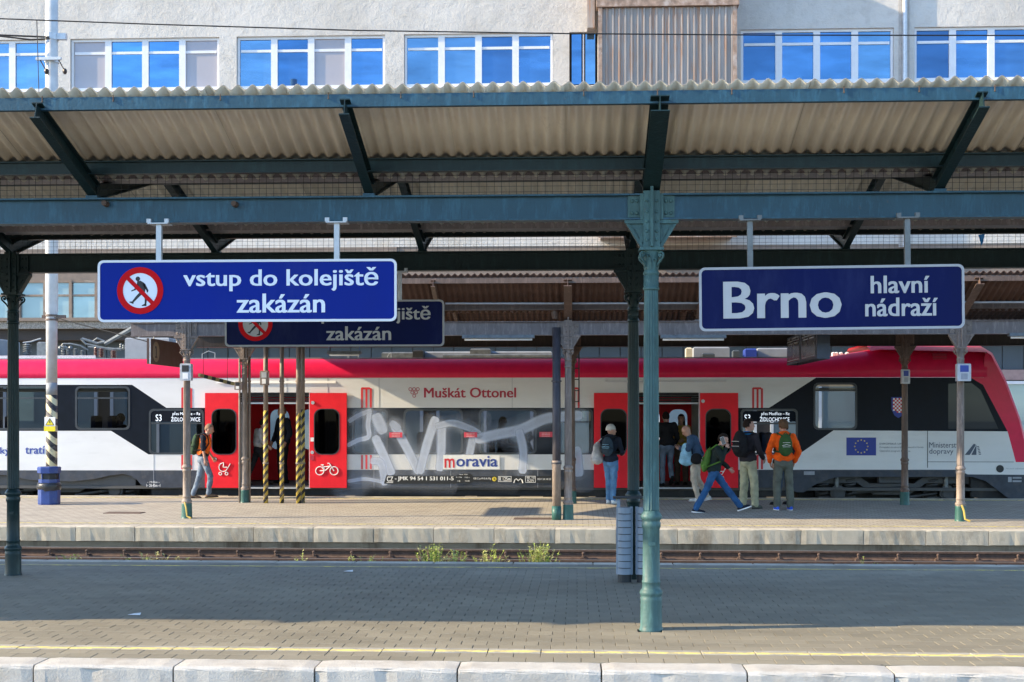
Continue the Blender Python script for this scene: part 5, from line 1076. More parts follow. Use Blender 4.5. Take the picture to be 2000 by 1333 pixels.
m.add(vs, [(i * n + j, i * n + (j + 1) % n, (i + 1) * n + (j + 1) % n, (i + 1) * n + j) for i in range(4) for j in range(n)]); m.build('bin_bag', MT['bag'], bb)
m = MB(); stack(m, [(.19, zz_(943)), (.19, zz_(925))]); m.build('bin_opening', MT['bin_dark'], bb)
m = MB(); stack(m, [(.212, zz_(943)), (.212, zz_(936))], True, False); m.build('bin_rim', MT['b_blue'], bb)
m = MB(); stack(m, [(.2, zz_(925)), (.235, zz_(924)), (.24, zz_(914)), (.225, zz_(912))]); m.build('bin_lid', MT['b_blue'], bb)
for i in (0, 3, 5): a = pi / 8 + i * pi / 4; m = MB(); m.tube([(q.x + .2 * cos(a), YBB + .2 * sin(a), zz_(944)), (q.x + .2 * cos(a), YBB + .2 * sin(a), zz_(924))], .012, 5); m.build('lid_stay', MT['b_blue'], bb)
# hazard pipes, plain pipes, ladder, boxes
def pipe(px, Y, r, py_top, py_st, label, kind=0, mat='taupe'):
    g = at(px, 985, Y); t = thing('pipe', (g.x, Y, ZF), label, 'pipe', 'pipes beside the open train door' if kind else None); z1 = at(px, py_top, Y).z
    if kind:
        zs1 = at(px, py_st, Y).z; m = MB(); m.smooth = True; m.lathe((g.x, Y, 0), [(r, ZF), (r, zs1)], 14); m.build('striped_section', MT['hazard_pipe'], t); m = MB(); m.smooth = True; m.lathe((g.x, Y, 0), [(r * .98, zs1), (r * .98, z1)], 14); m.build('upper_pipe', MT[mat], t)
    else: m = MB(); m.smooth = True; m.lathe((g.x, Y, 0), [(r, ZF), (r, z1)], 14); m.build('pipe_tube', MT[mat], t)
    for py in (745, 905): z = at(px, py, Y).z; m = MB(); m.lathe((g.x, Y, 0), [(r * 1.25, z - .015), (r * 1.25, z + .015)], 14); m.build('pipe_clip', MT[mat], t)
    return t
pipe(519, 28.05, .052, 660, 802, 'leftmost black and yellow striped pipe, with a grey box on it', 1)
pipe(550.5, 28.05, .046, 660, 808, 'striped pipe standing alone in the middle of the doorway', 1)
pipe(583, 28.0, .052, 655, 806, 'thicker striped pipe, left one of the touching pair', 1); pipe(591.5, 28.2, .044, 655, 800, 'thinner striped pipe, right one of the touching pair', 1)
pipe(487, 28.25, .03, 690, 0, 'slim plain pipe just right of the taupe rear column'); pipe(468, 28.15, .022, 700, 0, 'thin pale cable pipe just left of the taupe rear column')
dp = pipe(1087, 23.95, .074, 640, 0, 'dark purple-grey downpipe beside the middle front column', 0, 'downpipe') if MT.setdefault('downpipe', steel('plum_grey_paint', (.045, .042, .05), .4, .5)) else None
m = MB(); m.smooth = True; g = at(1087, 985, 23.95); m.lathe((g.x, 23.95, 0), [(.085, ZF), (.085, at(0, 985, 23.95).z)], 18); m.build('painted_foot', MT['foot'], dp)
m = MB(); m.smooth = True; m.lathe((g.x, 23.95, 0), [(.078, at(0, 985, 23.95).z), (.078, at(0, 908, 23.95).z), (.09, at(0, 906, 23.95).z), (.09, at(0, 898, 23.95).z)], 18); m.build('lower_pipe', MT['taupe'], dp)
ch = at(1084, 612, 23.95); m = MB(); m.lathe((ch.x, 23.95, ch.z), [(.05, -.1), (.065, -.02), (.065, .1), (.05, .12)], 12); m.build('rain_hopper', MT['brown'], dp)
def box_on(px0, py0, px1, py1, Y, label, mats=('galv', 'bin_dark'), name='equipment_box', d=.14):
    a = at(px0, py0, Y); b = at(px1, py1, Y); t = thing(name, ((a.x + b.x) / 2, Y, b.z), label, 'box'); m = MB(); m.cbox(a.x, b.x, Y - d, Y, b.z, a.z, .012); m.build('housing', MT[mats[0]], t)
    w = b.x - a.x; h = a.z - b.z; m = MB(); m.box(a.x + w * .18, b.x - w * .18, Y - d - .006, Y - d, b.z + h * .52, a.z - h * .1); m.build('cover_plate', MT[mats[1]], t); m = MB(); m.box(a.x + w * .25, b.x - w * .25, Y - d - .006, Y - d, b.z + h * .1, b.z + h * .44); m.build('label_plate', MT['white'] if mats[1] != 'p_blue' else MT['p_lgrey'], t)
    for sx in (a.x, b.x): m = MB(); m.box(sx - .006, sx + .006, Y - d * .9, Y - d * .2, b.z + h * .1, a.z - h * .1); m.build('side_flange', MT['galv'], t)
box_on(356, 711, 377, 744, 23.9, 'grey steel box with dark cover on the taupe column near the left'); box_on(511, 725, 526, 753, 27.98, 'pale narrow box on the leftmost striped pipe', ('taupe', 'galv'))
box_on(1866, 711, 1892, 745, 23.9, 'white-edged notice box on the right front column', ('galv', 'p_blue')); box_on(1759, 722, 1774, 750, 28.1, 'small grey notice box on the dark brown rear column', ('galv', 'p_blue')); box_on(461, 746, 473, 762, 28.05, 'little grey junction box beside the taupe rear column', ('taupe', 'bin_dark'))
def ladder():
    Y = 28.6; a = at(1121, 700, Y); b = at(1129, 785, Y); t = thing('ladder', ((a.x + b.x) / 2, Y, b.z), 'short black ladder hanging behind the middle front column', 'ladder')
    for x in (a.x - .1, b.x + .02): m = MB(); m.tube([(x, Y, a.z + .6), (x, Y, b.z)], .014, 6); m.build('ladder_rail', MT['black'], t)
    n = 7
    for i in range(n): z = b.z + (a.z + .5 - b.z) * i / (n - 1); m = MB(); m.tube([(a.x - .1, Y, z), (b.x + .02, Y, z)], .011, 6); m.build('rung', MT['black'], t)
ladder()
# fluorescent fittings under the far canopy
MT['tube'] = M('lamp_tube', (.75, .76, .76), .3, var=.02)
def lamp(px0, px1, py, Y, label):
    a = at(px0, py, Y); b = at(px1, py, Y); z = at((px0 + px1) / 2, py, Y).z; t = thing('strip_lamp', ((a.x + b.x) / 2, Y, z), label, 'lamp', 'strip lamps under the far canopy')
    m = MB(); m.prism([(Y - .07, z - .01), (Y + .07, z - .01), (Y + .05, z + .05), (Y - .05, z + .05)], a.x, b.x, 'x'); m.build('lamp_housing', MT['rgrey'], t)
    m = MB(); m.smooth = True; m.tube([(a.x + .04, Y, z - .03), (b.x - .04, Y, z - .03)], .022, 8); m.build('lamp_tube', MT['tube'], t)
    for x in (a.x + .03, b.x - .03): m = MB(); m.tube([(x, Y, z + .04), (x, Y, 3.19 if Y < 26 else 3.19)], .008, 5); m.build('hanger', MT['b_blue'], t)
lamp(903, 1044, 660, 23.95, 'unlit strip lamp left of the middle front column'); lamp(1290, 1418, 660, 23.95, 'unlit strip lamp below the station name sign'); lamp(1970, 2110, 656, 23.95, 'unlit strip lamp at the right edge of the picture'); lamp(640, 705, 691, 27.6, 'small strip lamp below the dark navy sign')
# conduit under the rafters
m = MB(); m.tube([at(870, 593, 23.6), at(1100, 593, 23.6), at(1500, 592, 23.6), at(2100, 590, 23.6)], .018, 6); tag(m.build('conduit', MT['galv']), 'long thin grey conduit running under the rusty roof', 'pipe')
# brown number sign seen at a slant
xs_ = at(294, 690, 23.9).x; t = thing('platform_number_sign', (xs_, 25, 2.7), 'brown platform number sign seen edge-on under the far canopy', 'sign')
zt3 = at(294, 661, 23.9).z; zb3 = at(294, 711, 23.9).z; m = MB(); m.box(xs_ - .07, xs_, 23.9, 25.9, zb3, zt3); m.build('panel', M('sign_brown', (.075, .045, .035), .6), t)
m = MB(); m.box(xs_ - .02, xs_ + .004, 23.895, 23.91, zb3, zt3); m.build('edge_strip', MT['galv'], t)
m = MB(); cy, cz_, ry, rz = 24.22, (zt3 + zb3) / 2, .2, .19; m.add([(xs_ + .002, cy + ry * cos(2 * pi * i / 24), cz_ + rz * sin(2 * pi * i / 24)) for i in range(24)], [tuple(range(24))]); m.build('number_oval', M('oval_tan', (.26, .20, .13), .6), t, fixn=False)
m = MB(); m.add([(xs_ + .004, cy - .025, cz_ - .1), (xs_ + .004, cy + .025, cz_ - .1), (xs_ + .004, cy + .025, cz_ + .1), (xs_ + .004, cy - .025, cz_ + .1)], [(0, 1, 2, 3)]); m.box(xs_ + .002, xs_ + .0045, cy - .06, cy + .06, cz_ - .11, cz_ - .085); m.box(xs_ + .002, xs_ + .0045, cy - .055, cy - .02, cz_ + .06, cz_ + .1); m.build('number_one', MT['black'], t)
for y in (24.2, 25.6): m = MB(); m.tube([(xs_ - .035, y, zt3), (xs_ - .035, y, zt3 + .5)], .012, 6); m.build('hanger', MT['galv'], t)
# departure display, its screens facing left
xd0, xd1 = at(1596, 690, 24.6).x, at(1621, 690, 24.6).x; zt4, zb4 = at(1608, 640, 24.6).z, at(1608, 701, 24.6).z
t = thing('departure_display', ((xd0 + xd1) / 2, 26, zb4), 'hanging departure display box with two dark screens facing left', 'display')
m = MB(); m.cbox(xd0, xd1, 24.6, 28.1, zb4, zt4, .01); m.build('housing', M('display_housing', (.045, .06, .085), .5), t)
MT['scr'] = M('screen_grey', (.10, .10, .105), .25, var=.1)
for y0, y1 in ((24.75, 26.25), (26.5, 28.0)):
    m = MB(); m.box(xd0 - .012, xd0, y0, y1, zb4 + .05, zt4 - .05); s = m.build('screen', MT['scr'], t); m = MB()
    h = zt4 - zb4
    for (a, b, c, d) in ((.04, .96, .80, .83), (.04, .96, .12, .14), (.1, .2, .88, .94), (.25, .6, .88, .94), (.75, .9, .88, .94), (.1, .4, .70, .74), (.5, .85, .7, .74)): m.box(xd0 - .016, xd0 - .012, y0 + (y1 - y0) * a, y0 + (y1 - y0) * b, zb4 + h * c, zb4 + h * d)
    m.build('screen_lines', MT['p_lgrey'], s)
for y in (25, 27.6): m = MB(); m.tube([((xd0 + xd1) / 2, y, zt4), ((xd0 + xd1) / 2, y, 3.5)], .03, 8); m.build('hanger', MT['galv'], t)
# striped gauge bar hung on two cords
a, b = at(389, 733, 25.5), at(456, 750, 26.2); t = thing('warning_bar', (a.x, 25.5, a.z), 'striped yellow and black bar hanging by cords before the left door', 'bar'); n = 9
for i in range(n):
    m = MB(); p0, p1 = a.lerp(b, i / n), a.lerp(b, (i + 1) / n); m.tube([p0, p1], .045, 4); m.build('bar_segment', M('bar_olive', (.30, .24, .10), .7) if i == 0 else (bpy.data.materials['bar_olive'] if i % 2 == 0 else MT['bin_dark']), t)
for k in (.12, .82): p0 = a.lerp(b, k); m = MB(); m.tube([p0, (p0.x, p0.y, 3.9)], .005, 4); m.build('cord', MT['wire'], t)
# manhole covers and cracks
for px, py, lab in ((243, 1005.5, 'dark rough drain cover on the far platform near the left'), (1042, 1014, 'rusty narrow drain grate at the front of the far platform')):
    Y = (EYE - ZF) * FPX / (py - 806); p = at(px, py, Y); m = MB(); m.cbox(p.x - .36, p.x + .36, Y - .17, Y + .17, ZF - .02, ZF + .012, .01); t = m.build('drain_cover', MT['rail']); tag(t, lab, 'drain cover')
# cables at the column feet
for px, Y, lab in ((1881, 23.87, 'yellow cable end curling at the foot of the right front column'), (365, 23.87, 'yellow cable end at the foot of the left taupe column')):
    g = at(px, 1015, Y); m = MB(); m.tube([(g.x - .03, Y - .03, ZF + .3), (g.x + .0, Y - .05, ZF + .2), (g.x + .02, Y - .06, ZF + .05), (g.x + .1, Y - .08, ZF + .015)], .018, 6); tag(m.build('cable', M('cable_yellow', (.5, .36, .08), .6) if 'cable_yellow' not in bpy.data.materials else bpy.data.materials['cable_yellow']), lab, 'cable')
# ------------------------------------------------------------------ people
def cloth(name, col, var=.18, rough=.85): return M(name, col, rough, var=.3, scale=7, bmp=.6, bscale=28, spec=.2)
MT['skin'] = M('skin', (.46, .25, .18), .5, var=.08); MT['eye'] = M('eye_dark', (.02, .015, .012), .3); MT['lip'] = M('lip', (.34, .13, .11), .5)
for k, c in dict(orange_vest=(.85, .15, .02), navy=(.014, .018, .03), jeans=(.075, .135, .25), jeans_grey=(.15, .19, .25), denim=(.022, .075, .18), light_jeans=(.09, .20, .36), brown_shoe=(.16, .10, .06), black_cloth=(.012, .012, .014), blue_jacket=(.05, .09, .16), beige=(.50, .42, .34), black_green=(.012, .02, .018), khaki=(.34, .33, .22), charcoal=(.028, .025, .03), orange=(.9, .10, .008), olive_grey=(.10, .105, .085), grey_jacket=(.34, .32, .29), yellow_knit=(.45, .30, .06), white_shoe=(.72, .70, .68), blue_shoe=(.03, .10, .55), hair_dark=(.018, .011, .008), hair_brown=(.10, .055, .03), stubble=(.25, .15, .10), knit_grey=(.50, .48, .44), green_pack=(.065, .145, .025), dark_green=(.028, .055, .03), pack_black=(.014, .014, .016), forest=(.035, .08, .025), teal_pattern=(.03, .05, .07), bag_blue=(.30, .55, .72), bag_cream=(.60, .55, .52), hood_blue=(.02, .22, .60), dark_jeans=(.03, .045, .07), brown_cloth=(.09, .06, .045), vest_inner=(.02, .025, .04)).items(): MT[k] = cloth('cloth_' + k, c)
TS = bpy.data.scenes.new('workbench')
def remesh(prims, voxel, smooth, name, mats, wrinkle=0.0, seed=0, extra=None):
    m = MB()
    for p in prims:
        if p[0] == 'c':                                           # tapered limb with round ends
            _, a, b, r0, r1 = p; a = Vector(a); b = Vector(b); d = (b - a); n = 5
            pts = [a - d.normalized() * r0 * .85, a - d.normalized() * r0 * .5] + [a.lerp(b, i / n) for i in range(n + 1)] + [b + d.normalized() * r1 * .5, b + d.normalized() * r1 * .85]
            rr = [r0 * .5, r0 * .86] + [r0 + (r1 - r0) * i / n for i in range(n + 1)] + [r1 * .86, r1 * .5]; m.tube(pts, rr, 12)
        else:                                                      # ellipsoid: centre, 3 axes as vectors
            _, c, ax, ay, az = p; k = len(m.v); t = MB(); t.ball((0, 0, 0), 1, 14, 10)
            m.add([Vector(c) + Vector(ax) * v[0] + Vector(ay) * v[1] + Vector(az) * v[2] for v in t.v], t.f)
    me = m.mesh('tmp', mats, fixn=True); o = bpy.data.objects.new('tmp', me); TS.collection.objects.link(o)
    md = o.modifiers.new('r', 'REMESH'); md.mode = 'VOXEL'; md.voxel_size = voxel
    ms = o.modifiers.new('s', 'SMOOTH'); ms.iterations = smooth; ms.factor = .5
    TS.view_layers[0].update(); dg = TS.view_layers[0].depsgraph; r = bpy.data.meshes.new_from_object(o.evaluated_get(dg)); r.name = name
    bpy.data.objects.remove(o); bpy.data.meshes.remove(me)
    if wrinkle:
        for v in r.vertices:
            q = v.co * 9 + Vector((seed, seed * .7, 0)); w = mnoise.noise(Vector((q.x, q.y, q.z * 1.6))) + .6 * mnoise.noise(q * 2.3); v.co += v.normal * w * wrinkle
    r.polygons.foreach_set('use_smooth', [True] * len(r.polygons)); r.materials.clear()
    for q in (mats if isinstance(mats, (list, tuple)) else [mats]): r.materials.append(q)
    return r
def person(label, X, Y, Z, H, yaw, pose, top, bottom, shoe, hair, sex='m', group=None, vox=.0155, top_len=.0, hood=None, child=False, coat=1.0):
    """yaw: direction faced (0 = +X right of the picture, pi/2 = away from the camera). pose: joint offsets in the body frame (forward, left, up), metres for a 1.75 m body"""
    k = H / 1.75; F = Vector((cos(yaw), sin(yaw), 0)); L = Vector((-sin(yaw), cos(yaw), 0)); U = Vector((0, 0, 1)); B = Vector((X, Y, Z))
    J = dict(pelvis=(0, 0, .95), chest=(.0, 0, 1.28), neck=(.0, 0, 1.47), head=(.03, 0, 1.625), shL=(0, .175, 1.415), shR=(0, -.175, 1.415), elL=(-.03, .235, 1.13), elR=(-.03, -.235, 1.13), wrL=(.05, .25, .89), wrR=(.05, -.25, .89), hipL=(0, .09, .92), hipR=(0, -.09, .92), knL=(.03, .10, .50), knR=(.03, -.10, .50), anL=(-.01, .105, .085), anR=(-.01, -.105, .085))
    J.update(pose); Pt = lambda f, l, u: B + (F * f + L * l + U * u) * k; G = {a: Pt(*b) for a, b in J.items() if isinstance(b, tuple) and len(b) == 3 and not a.startswith(('palm', 'foot'))}
    hy = pose.get('head_yaw', 0); hp = pose.get('head_pitch', 0)
    hf = (F * cos(hy) + L * sin(hy)) * cos(hp) - U * sin(hp); hl = L * cos(hy) - F * sin(hy); hu = hl.cross(hf) * -1; hu = hf.cross(hl); hc = G['head']
    HP = lambda f, l, u: hc + (hf * f + hl * l + hu * u) * k
    toe = {}
    t = thing('person', (X, Y, Z), label, 'person', group)
    w_ = .93 if sex == 'f' else 1
    E = lambda c, a, b, u: ('e', c, F * a * k, L * b * k * w_, U * u * k)
    HE = lambda c, a, b, u: ('e', c, hf * a * k, hl * b * k, hu * u * k)
    spine = (G['neck'] - G['pelvis']).normalized()
    # ---- body: one continuous skin
    pr = [HE(HP(0, 0, .01), .098, .076, .112), HE(HP(.03, 0, -.055), .062, .055, .06), ('c', G['neck'] - U * .04 * k, HP(-.015, 0, -.07), .056 * k, .05 * k), ('c', HP(.09, 0, .005), HP(.108, 0, -.028), .011 * k, .016 * k), HE(HP(-.0, .077, -.005), .02, .012, .032), HE(HP(-.0, -.077, -.005), .02, .012, .032), ('c', HP(.08, -.035, .03), HP(.08, .035, .03), .016 * k, .016 * k), HE(HP(.082, 0, -.085), .02, .024, .017),
          E(G['chest'], .09, .13, .16), ('c', G['pelvis'], G['chest'], .10 * k, .10 * k), ('c', G['chest'], G['neck'], .09 * k, .055 * k)]
    for s in 'LR':
        pr += [('c', G['sh' + s], G['chest'], .05 * k, .07 * k), ('c', G['sh' + s], G['el' + s], .046 * k, .038 * k), ('c', G['el' + s], G['wr' + s], .037 * k, .026 * k), ('c', G['hip' + s], G['pelvis'], .08 * k, .09 * k), ('c', G['hip' + s], G['kn' + s], .075 * k, .05 * k), ('c', G['kn' + s], G['an' + s], .048 * k, .034 * k)]
        d = (G['wr' + s] - G['el' + s]).normalized(); sd = L if s == 'L' else -L; pn = pose.get('palm' + s); n = (Vector(pn).x * F + Vector(pn).y * L + Vector(pn).z * U).normalized() if pn else -sd      # direction the palm faces
        n = (n - d * n.dot(d)).normalized(); wd = d.cross(n).normalized()
        pc_ = G['wr' + s] + d * .05 * k; pr.append(('e', pc_, d * .052 * k, wd * .041 * k, n * .017 * k))
    body = remesh(pr, (.0115 if vox < .016 else .016) * k, 3, 'body', MT['skin'])
    fm = MB(); fm.smooth = True
    for s in 'LR':                                                  # five separate fingers per hand, curled
        d = (G['wr' + s] - G['el' + s]).normalized(); sd = L if s == 'L' else -L; pn = pose.get('palm' + s); n = (Vector(pn).x * F + Vector(pn).y * L + Vector(pn).z * U).normalized() if pn else -sd
        n = (n - d * n.dot(d)).normalized(); wd = d.cross(n).normalized(); curl = pose.get('curl' + s, .5); base = G['wr' + s] + d * .088 * k
        ths = 1 if (wd.dot(F) > 0) else -1
        if pose.get('thumb' + s): ths = pose['thumb' + s]
        for i, ln in enumerate((.07, .08, .075, .058)):
            q = base + wd * ths * (.03 - i * .02) * k; a = curl * .6; pts = [q - d * .015 * k, q]; dd = d
            for sgl in (.42, .32, .26): a2 = a; dd = d * cos(a2) + n * sin(a2); pts.append(pts[-1] + dd * ln * sgl * k); a += curl * .8
            fm.tube(pts, [.0095 * k, .0095 * k, .009 * k, .0085 * k, .0065 * k], 6)
        q = G['wr' + s] + d * .03 * k + wd * ths * .032 * k; p2 = q + (d * .6 + wd * ths * .7 + n * .2).normalized() * .035 * k; p3 = p2 + (d * .85 + n * (.3 + curl * .5)).normalized() * .03 * k; fm.tube([q - wd * ths * .01 * k, q, p2, p3], [.012 * k, .0125 * k, .0105 * k, .008 * k], 6)
    bm = bmesh.new(); bm.from_mesh(body); tmp = fm.mesh('f', MT['skin'], fixn=True); bm.from_mesh(tmp); bm.to_mesh(body); bm.free(); bpy.data.meshes.remove(tmp)
    def put(me, name):
        me.transform(Matrix.Translation(-B)); me.name = name; o = bpy.data.objects.new(name, me); return finish(o, t)
    put(body, 'body')
    for sl_ in (1, -1):
        m = MB(); m.ball((0, 0, 0), 1, 8, 6); m.v = [HP(.088 + .006 * v[0], sl_ * .031 + .013 * v[1], .008 + .007 * v[2]) for v in m.v]; m.build('eye', MT['eye'], t)
    m = MB(); m.ball((0, 0, 0), 1, 8, 6); m.v = [HP(.096 + .006 * v[0], .022 * v[1], -.058 + .006 * v[2]) for v in m.v]; m.build('mouth', MT['lip'], t)
    # ---- hair or hat
    hk, hm = hair
    if hk:
        m = MB(); m.smooth = True; b = MB(); b.ball((0, 0, 0), 1, 24, 18); keep = []
        sc = {'short': (.108, .085, .121), 'crop': (.1035, .0805, .116), 'full': (.117, .096, .128), 'beanie': (.116, .095, .125), 'long': (.112, .092, .124)}[hk]
        def ok(v):
            f, l, u = v
            if hk == 'beanie': return u > -.05 - .25 * (f < -.2)
            lim = .42 if f > .35 else (.12 if f > .05 else (-.35 if f > -.35 else -.62)); return u > lim if hk != 'crop' else u > lim + .02
        vs = []
        for v in b.v:
            f, l, u = v; wob = 1 + (.05 * mnoise.noise(Vector(v) * 3.5 + Vector((X, 0, 0))) if hk != 'beanie' else .015 * sin(f * 40))
            bk = -.018 if hk in ('beanie',) else -.006; vs.append(HP(f * sc[0] * wob + bk, l * sc[1] * wob, u * sc[2] * wob + (.022 if hk == 'beanie' else .014)))
        m.add(vs, [f for f in b.f if all(ok(b.v[i]) for i in f)]); 
        o = m.build('beanie' if hk == 'beanie' else 'hair', MT[hm], t); o.modifiers.new('t', 'SOLIDIFY').thickness = .006
        if hk == 'long':
            m2 = remesh([('c', HP(-.05, .03, .0), HP(-.06, .05, -.2), .06 * k, .05 * k), ('c', HP(-.05, -.03, .0), HP(-.06, -.05, -.2), .06 * k, .05 * k)], .02, 3, 'hair', MT[hm]); put(m2, 'hair')
    # ---- trousers
    fl = pose.get('flare', 1.0); pr = [E(G['pelvis'], .118, .165, .115), E(G['pelvis'] - U * .06 * k - F * .02 * k, .115, .16, .1)]
    for s in 'LR': pr += [('c', G['hip' + s], G['kn' + s], .096 * k, .068 * k * fl), ('c', G['kn' + s], G['an' + s] + U * .0 * k, .068 * k * fl, .06 * k * fl)]
    put(remesh(pr, vox, 4, 'trousers', MT[bottom], .011, X), 'trousers')
    # ---- top
    tm, sleeve = top; hem = G['pelvis'] + (G['chest'] - G['pelvis']) * (.12 - top_len)
    pr = [('e', G['chest'] + U * .02 * k, F * .128 * k * coat, L * .172 * k * w_ * coat, U * .19 * k), ('c', hem + U * .07 * k, G['chest'], .128 * k * coat, .13 * k * coat), ('e', hem + U * .06 * k, F * .135 * k * coat, L * .182 * k * w_ * coat, U * .13 * k), ('c', G['chest'] + U * .08 * k, G['neck'] - U * .02 * k, .1 * k, .068 * k)]
    for s in 'LR':
        pr += [('c', G['sh' + s], G['chest'] + U * .06 * k, .068 * k * coat, .09 * k)]
        if sleeve == 'vest': continue
        pr += [('c', G['sh' + s], G['el' + s], .068 * k * coat, .056 * k * coat)]
        if sleeve == 'long': pr += [('c', G['el' + s], G['wr' + s] - (G['wr' + s] - G['el' + s]).normalized() * .02 * k, .056 * k * coat, .044 * k * coat)]
    put(remesh(pr, vox, 4, 'jacket', MT[tm], .0105, X + 3), {'vest': 'vest', 'long': 'jacket', 'short': 'shirt'}[sleeve])
    if hood:
        hc_ = G['neck'] - F * .06 * k; put(remesh([('e', hc_ + U * .0 * k, F * .085 * k, L * .12 * k, U * .07 * k), ('e', hc_ - F * .04 * k - U * .05 * k, F * .06 * k, L * .10 * k, U * .075 * k)], vox, 3, 'hood', MT[hood], .004), 'hood')
    # ---- shoes
    for s in 'LR':
        an = G['an' + s]; fd = pose.get('foot' + s, (1, 0, 0)); fv = (F * fd[0] + L * fd[1] + U * fd[2]).normalized(); sv = U.cross(fv).normalized(); up = fv.cross(sv); h = an - up * .045 * k
        me = remesh([('e', h - fv * .01 * k, fv * .075 * k, sv * .042 * k, up * .05 * k), ('e', h + fv * .11 * k - up * .012 * k, fv * .1 * k, sv * .048 * k, up * .036 * k), ('c', h, h + fv * .1 * k - up * .005 * k, .042 * k, .036 * k)], .011, 3, 'shoe', MT[shoe]); so_ = put(me, 'shoe')
        m = MB(); pl = []
        for i in range(14): a = 2 * pi * i / 14; pl.append(h + fv * (.065 + .155 * cos(a)) * k + sv * .05 * sin(a) * (1 - .12 * cos(a + 2)) * k - up * .05 * k)
        m.add(pl + [p + up * .024 * k for p in pl], [tuple(range(13, -1, -1)), tuple(range(14, 28))] + [(i, (i + 1) % 14, 14 + (i + 1) % 14, 14 + i) for i in range(14)]); m.build('sole', MT['white_shoe'] if shoe in ('white_shoe', 'blue_shoe', 'navy') else MT['black_cloth'], so_)
    return dict(t=t, G=G, F=F, L=L, U=U, k=k, HP=HP, B=B)
def backpack(p, mat, label, h=.46, w=.30, d=.17, off=.0, straps='black_cloth', pocket=None, drop=0):
    F, L, U, k, G = p['F'], p['L'], p['U'], p['k'], p['G']; c = G['chest'] - F * (.125 + d / 2 + off) * k - U * (.02 + drop) * k; sp = (G['neck'] - G['pelvis']).normalized()
    me = remesh([('e', c, F * d * .5 * k, L * w * .5 * k, sp * h * .5 * k), ('e', c - sp * h * .12 * k, F * d * .58 * k, L * w * .52 * k, sp * h * .38 * k), ('e', c + sp * h * .16 * k, F * d * .5 * k, L * w * .42 * k, sp * h * .36 * k), ('e', c - sp * h * .14 * k - F * d * .35 * k, F * d * .33 * k, L * w * .36 * k, sp * h * .22 * k)], .014, 3, 'backpack', MT[mat], .005, 5)
    o = thing('backpack', c, label, 'backpack')
    me.transform(Matrix.Translation(-c)); finish(bpy.data.objects.new('pack_body', me), o)
    for s in (1, -1):
        a = G['sh' + ('L' if s > 0 else 'R')] - L * s * .05 * k; m = MB(); m.tube([c + sp * h * .42 * k + L * s * .08 * k, a - F * .02 * k + U * .075 * k, a + F * .1 * k + U * .03 * k, a + F * .13 * k - U * .14 * k, a + F * .06 * k - U * .27 * k + L * s * .05 * k, c - sp * h * .3 * k + L * s * w * .45 * k], .017 * k, 6); m.build('strap', MT[straps], o)
    for (zz, ww, hh) in ((-.13, .30, .13), (.07, .26, .09)):
        q = c + sp * h * zz * k - F * d * .56 * k; me = remesh([('e', q, F * d * .14 * k, L * w * ww * 1.25 * k, sp * h * hh * k)], .012, 1, 'pocket', MT[mat], .006, zz); me.transform(Matrix.Translation(-c)); finish(bpy.data.objects.new('pocket', me), o)
        m = MB(); m.tube([q - F * d * .12 * k + L * w * a_ * k + sp * h * hh * .45 * k for a_ in (-.26, -.1, .1, .26)], .005, 5); m.build('pocket_zip', MT[pocket or 'bag_cream'], o)
    for s in (1, -1): m = MB(); m.tube([c + L * s * w * .5 * k - F * .02 * k - sp * h * .1 * k, c + L * s * w * .38 * k - F * d * .62 * k - sp * h * .06 * k], .007, 4); m.build('side_strap', MT[straps], o)
    m = MB(); z = c - F * d * .62 * k; m.tube([z + L * w * .3 * k - sp * h * .02 * k, z - F * .012 + U * 0 + sp * h * .03 * k, z - L * w * .3 * k - sp * h * .02 * k], .006, 5); m.build('zip', MT[pocket or 'black_cloth'], o)
    m = MB(); m.tube([c + sp * h * .48 * k + L * .04 * k, c + sp * h * .56 * k, c + sp * h * .48 * k - L * .04 * k], .008, 5); m.build('carry_loop', MT[straps], o); return o
def phone(c, n, up, label, mat='black'):
    s = up.cross(n).normalized(); m = MB(); V = [c + s * a * .037 + up * b * .075 + n * e * .005 for e in (-1, 1) for a, b in ((-1, -1), (1, -1), (1, 1), (-1, 1))]
    m.add(V, [(3, 2, 1, 0), (4, 5, 6, 7), (0, 1, 5, 4), (1, 2, 6, 5), (2, 3, 7, 6), (3, 0, 4, 7)]); o = thing('phone', c, label, 'phone'); m.build('phone_case', MT[mat], o)
    m = MB(); m.add([c + s * a * .033 + up * b * .069 + n * .0055 for a, b in ((-1, -1), (1, -1), (1, 1), (-1, 1))], [(0, 1, 2, 3)]); m.build('phone_screen', MT['scr'], o, fixn=False); return o
def gx(px, py, Y): return at(px, py, Y).x
def stand(px, py): Y = (EYE - ZF) * FPX / (py - 806) ; return gx(px, py, Y), Y
A90 = pi / 2
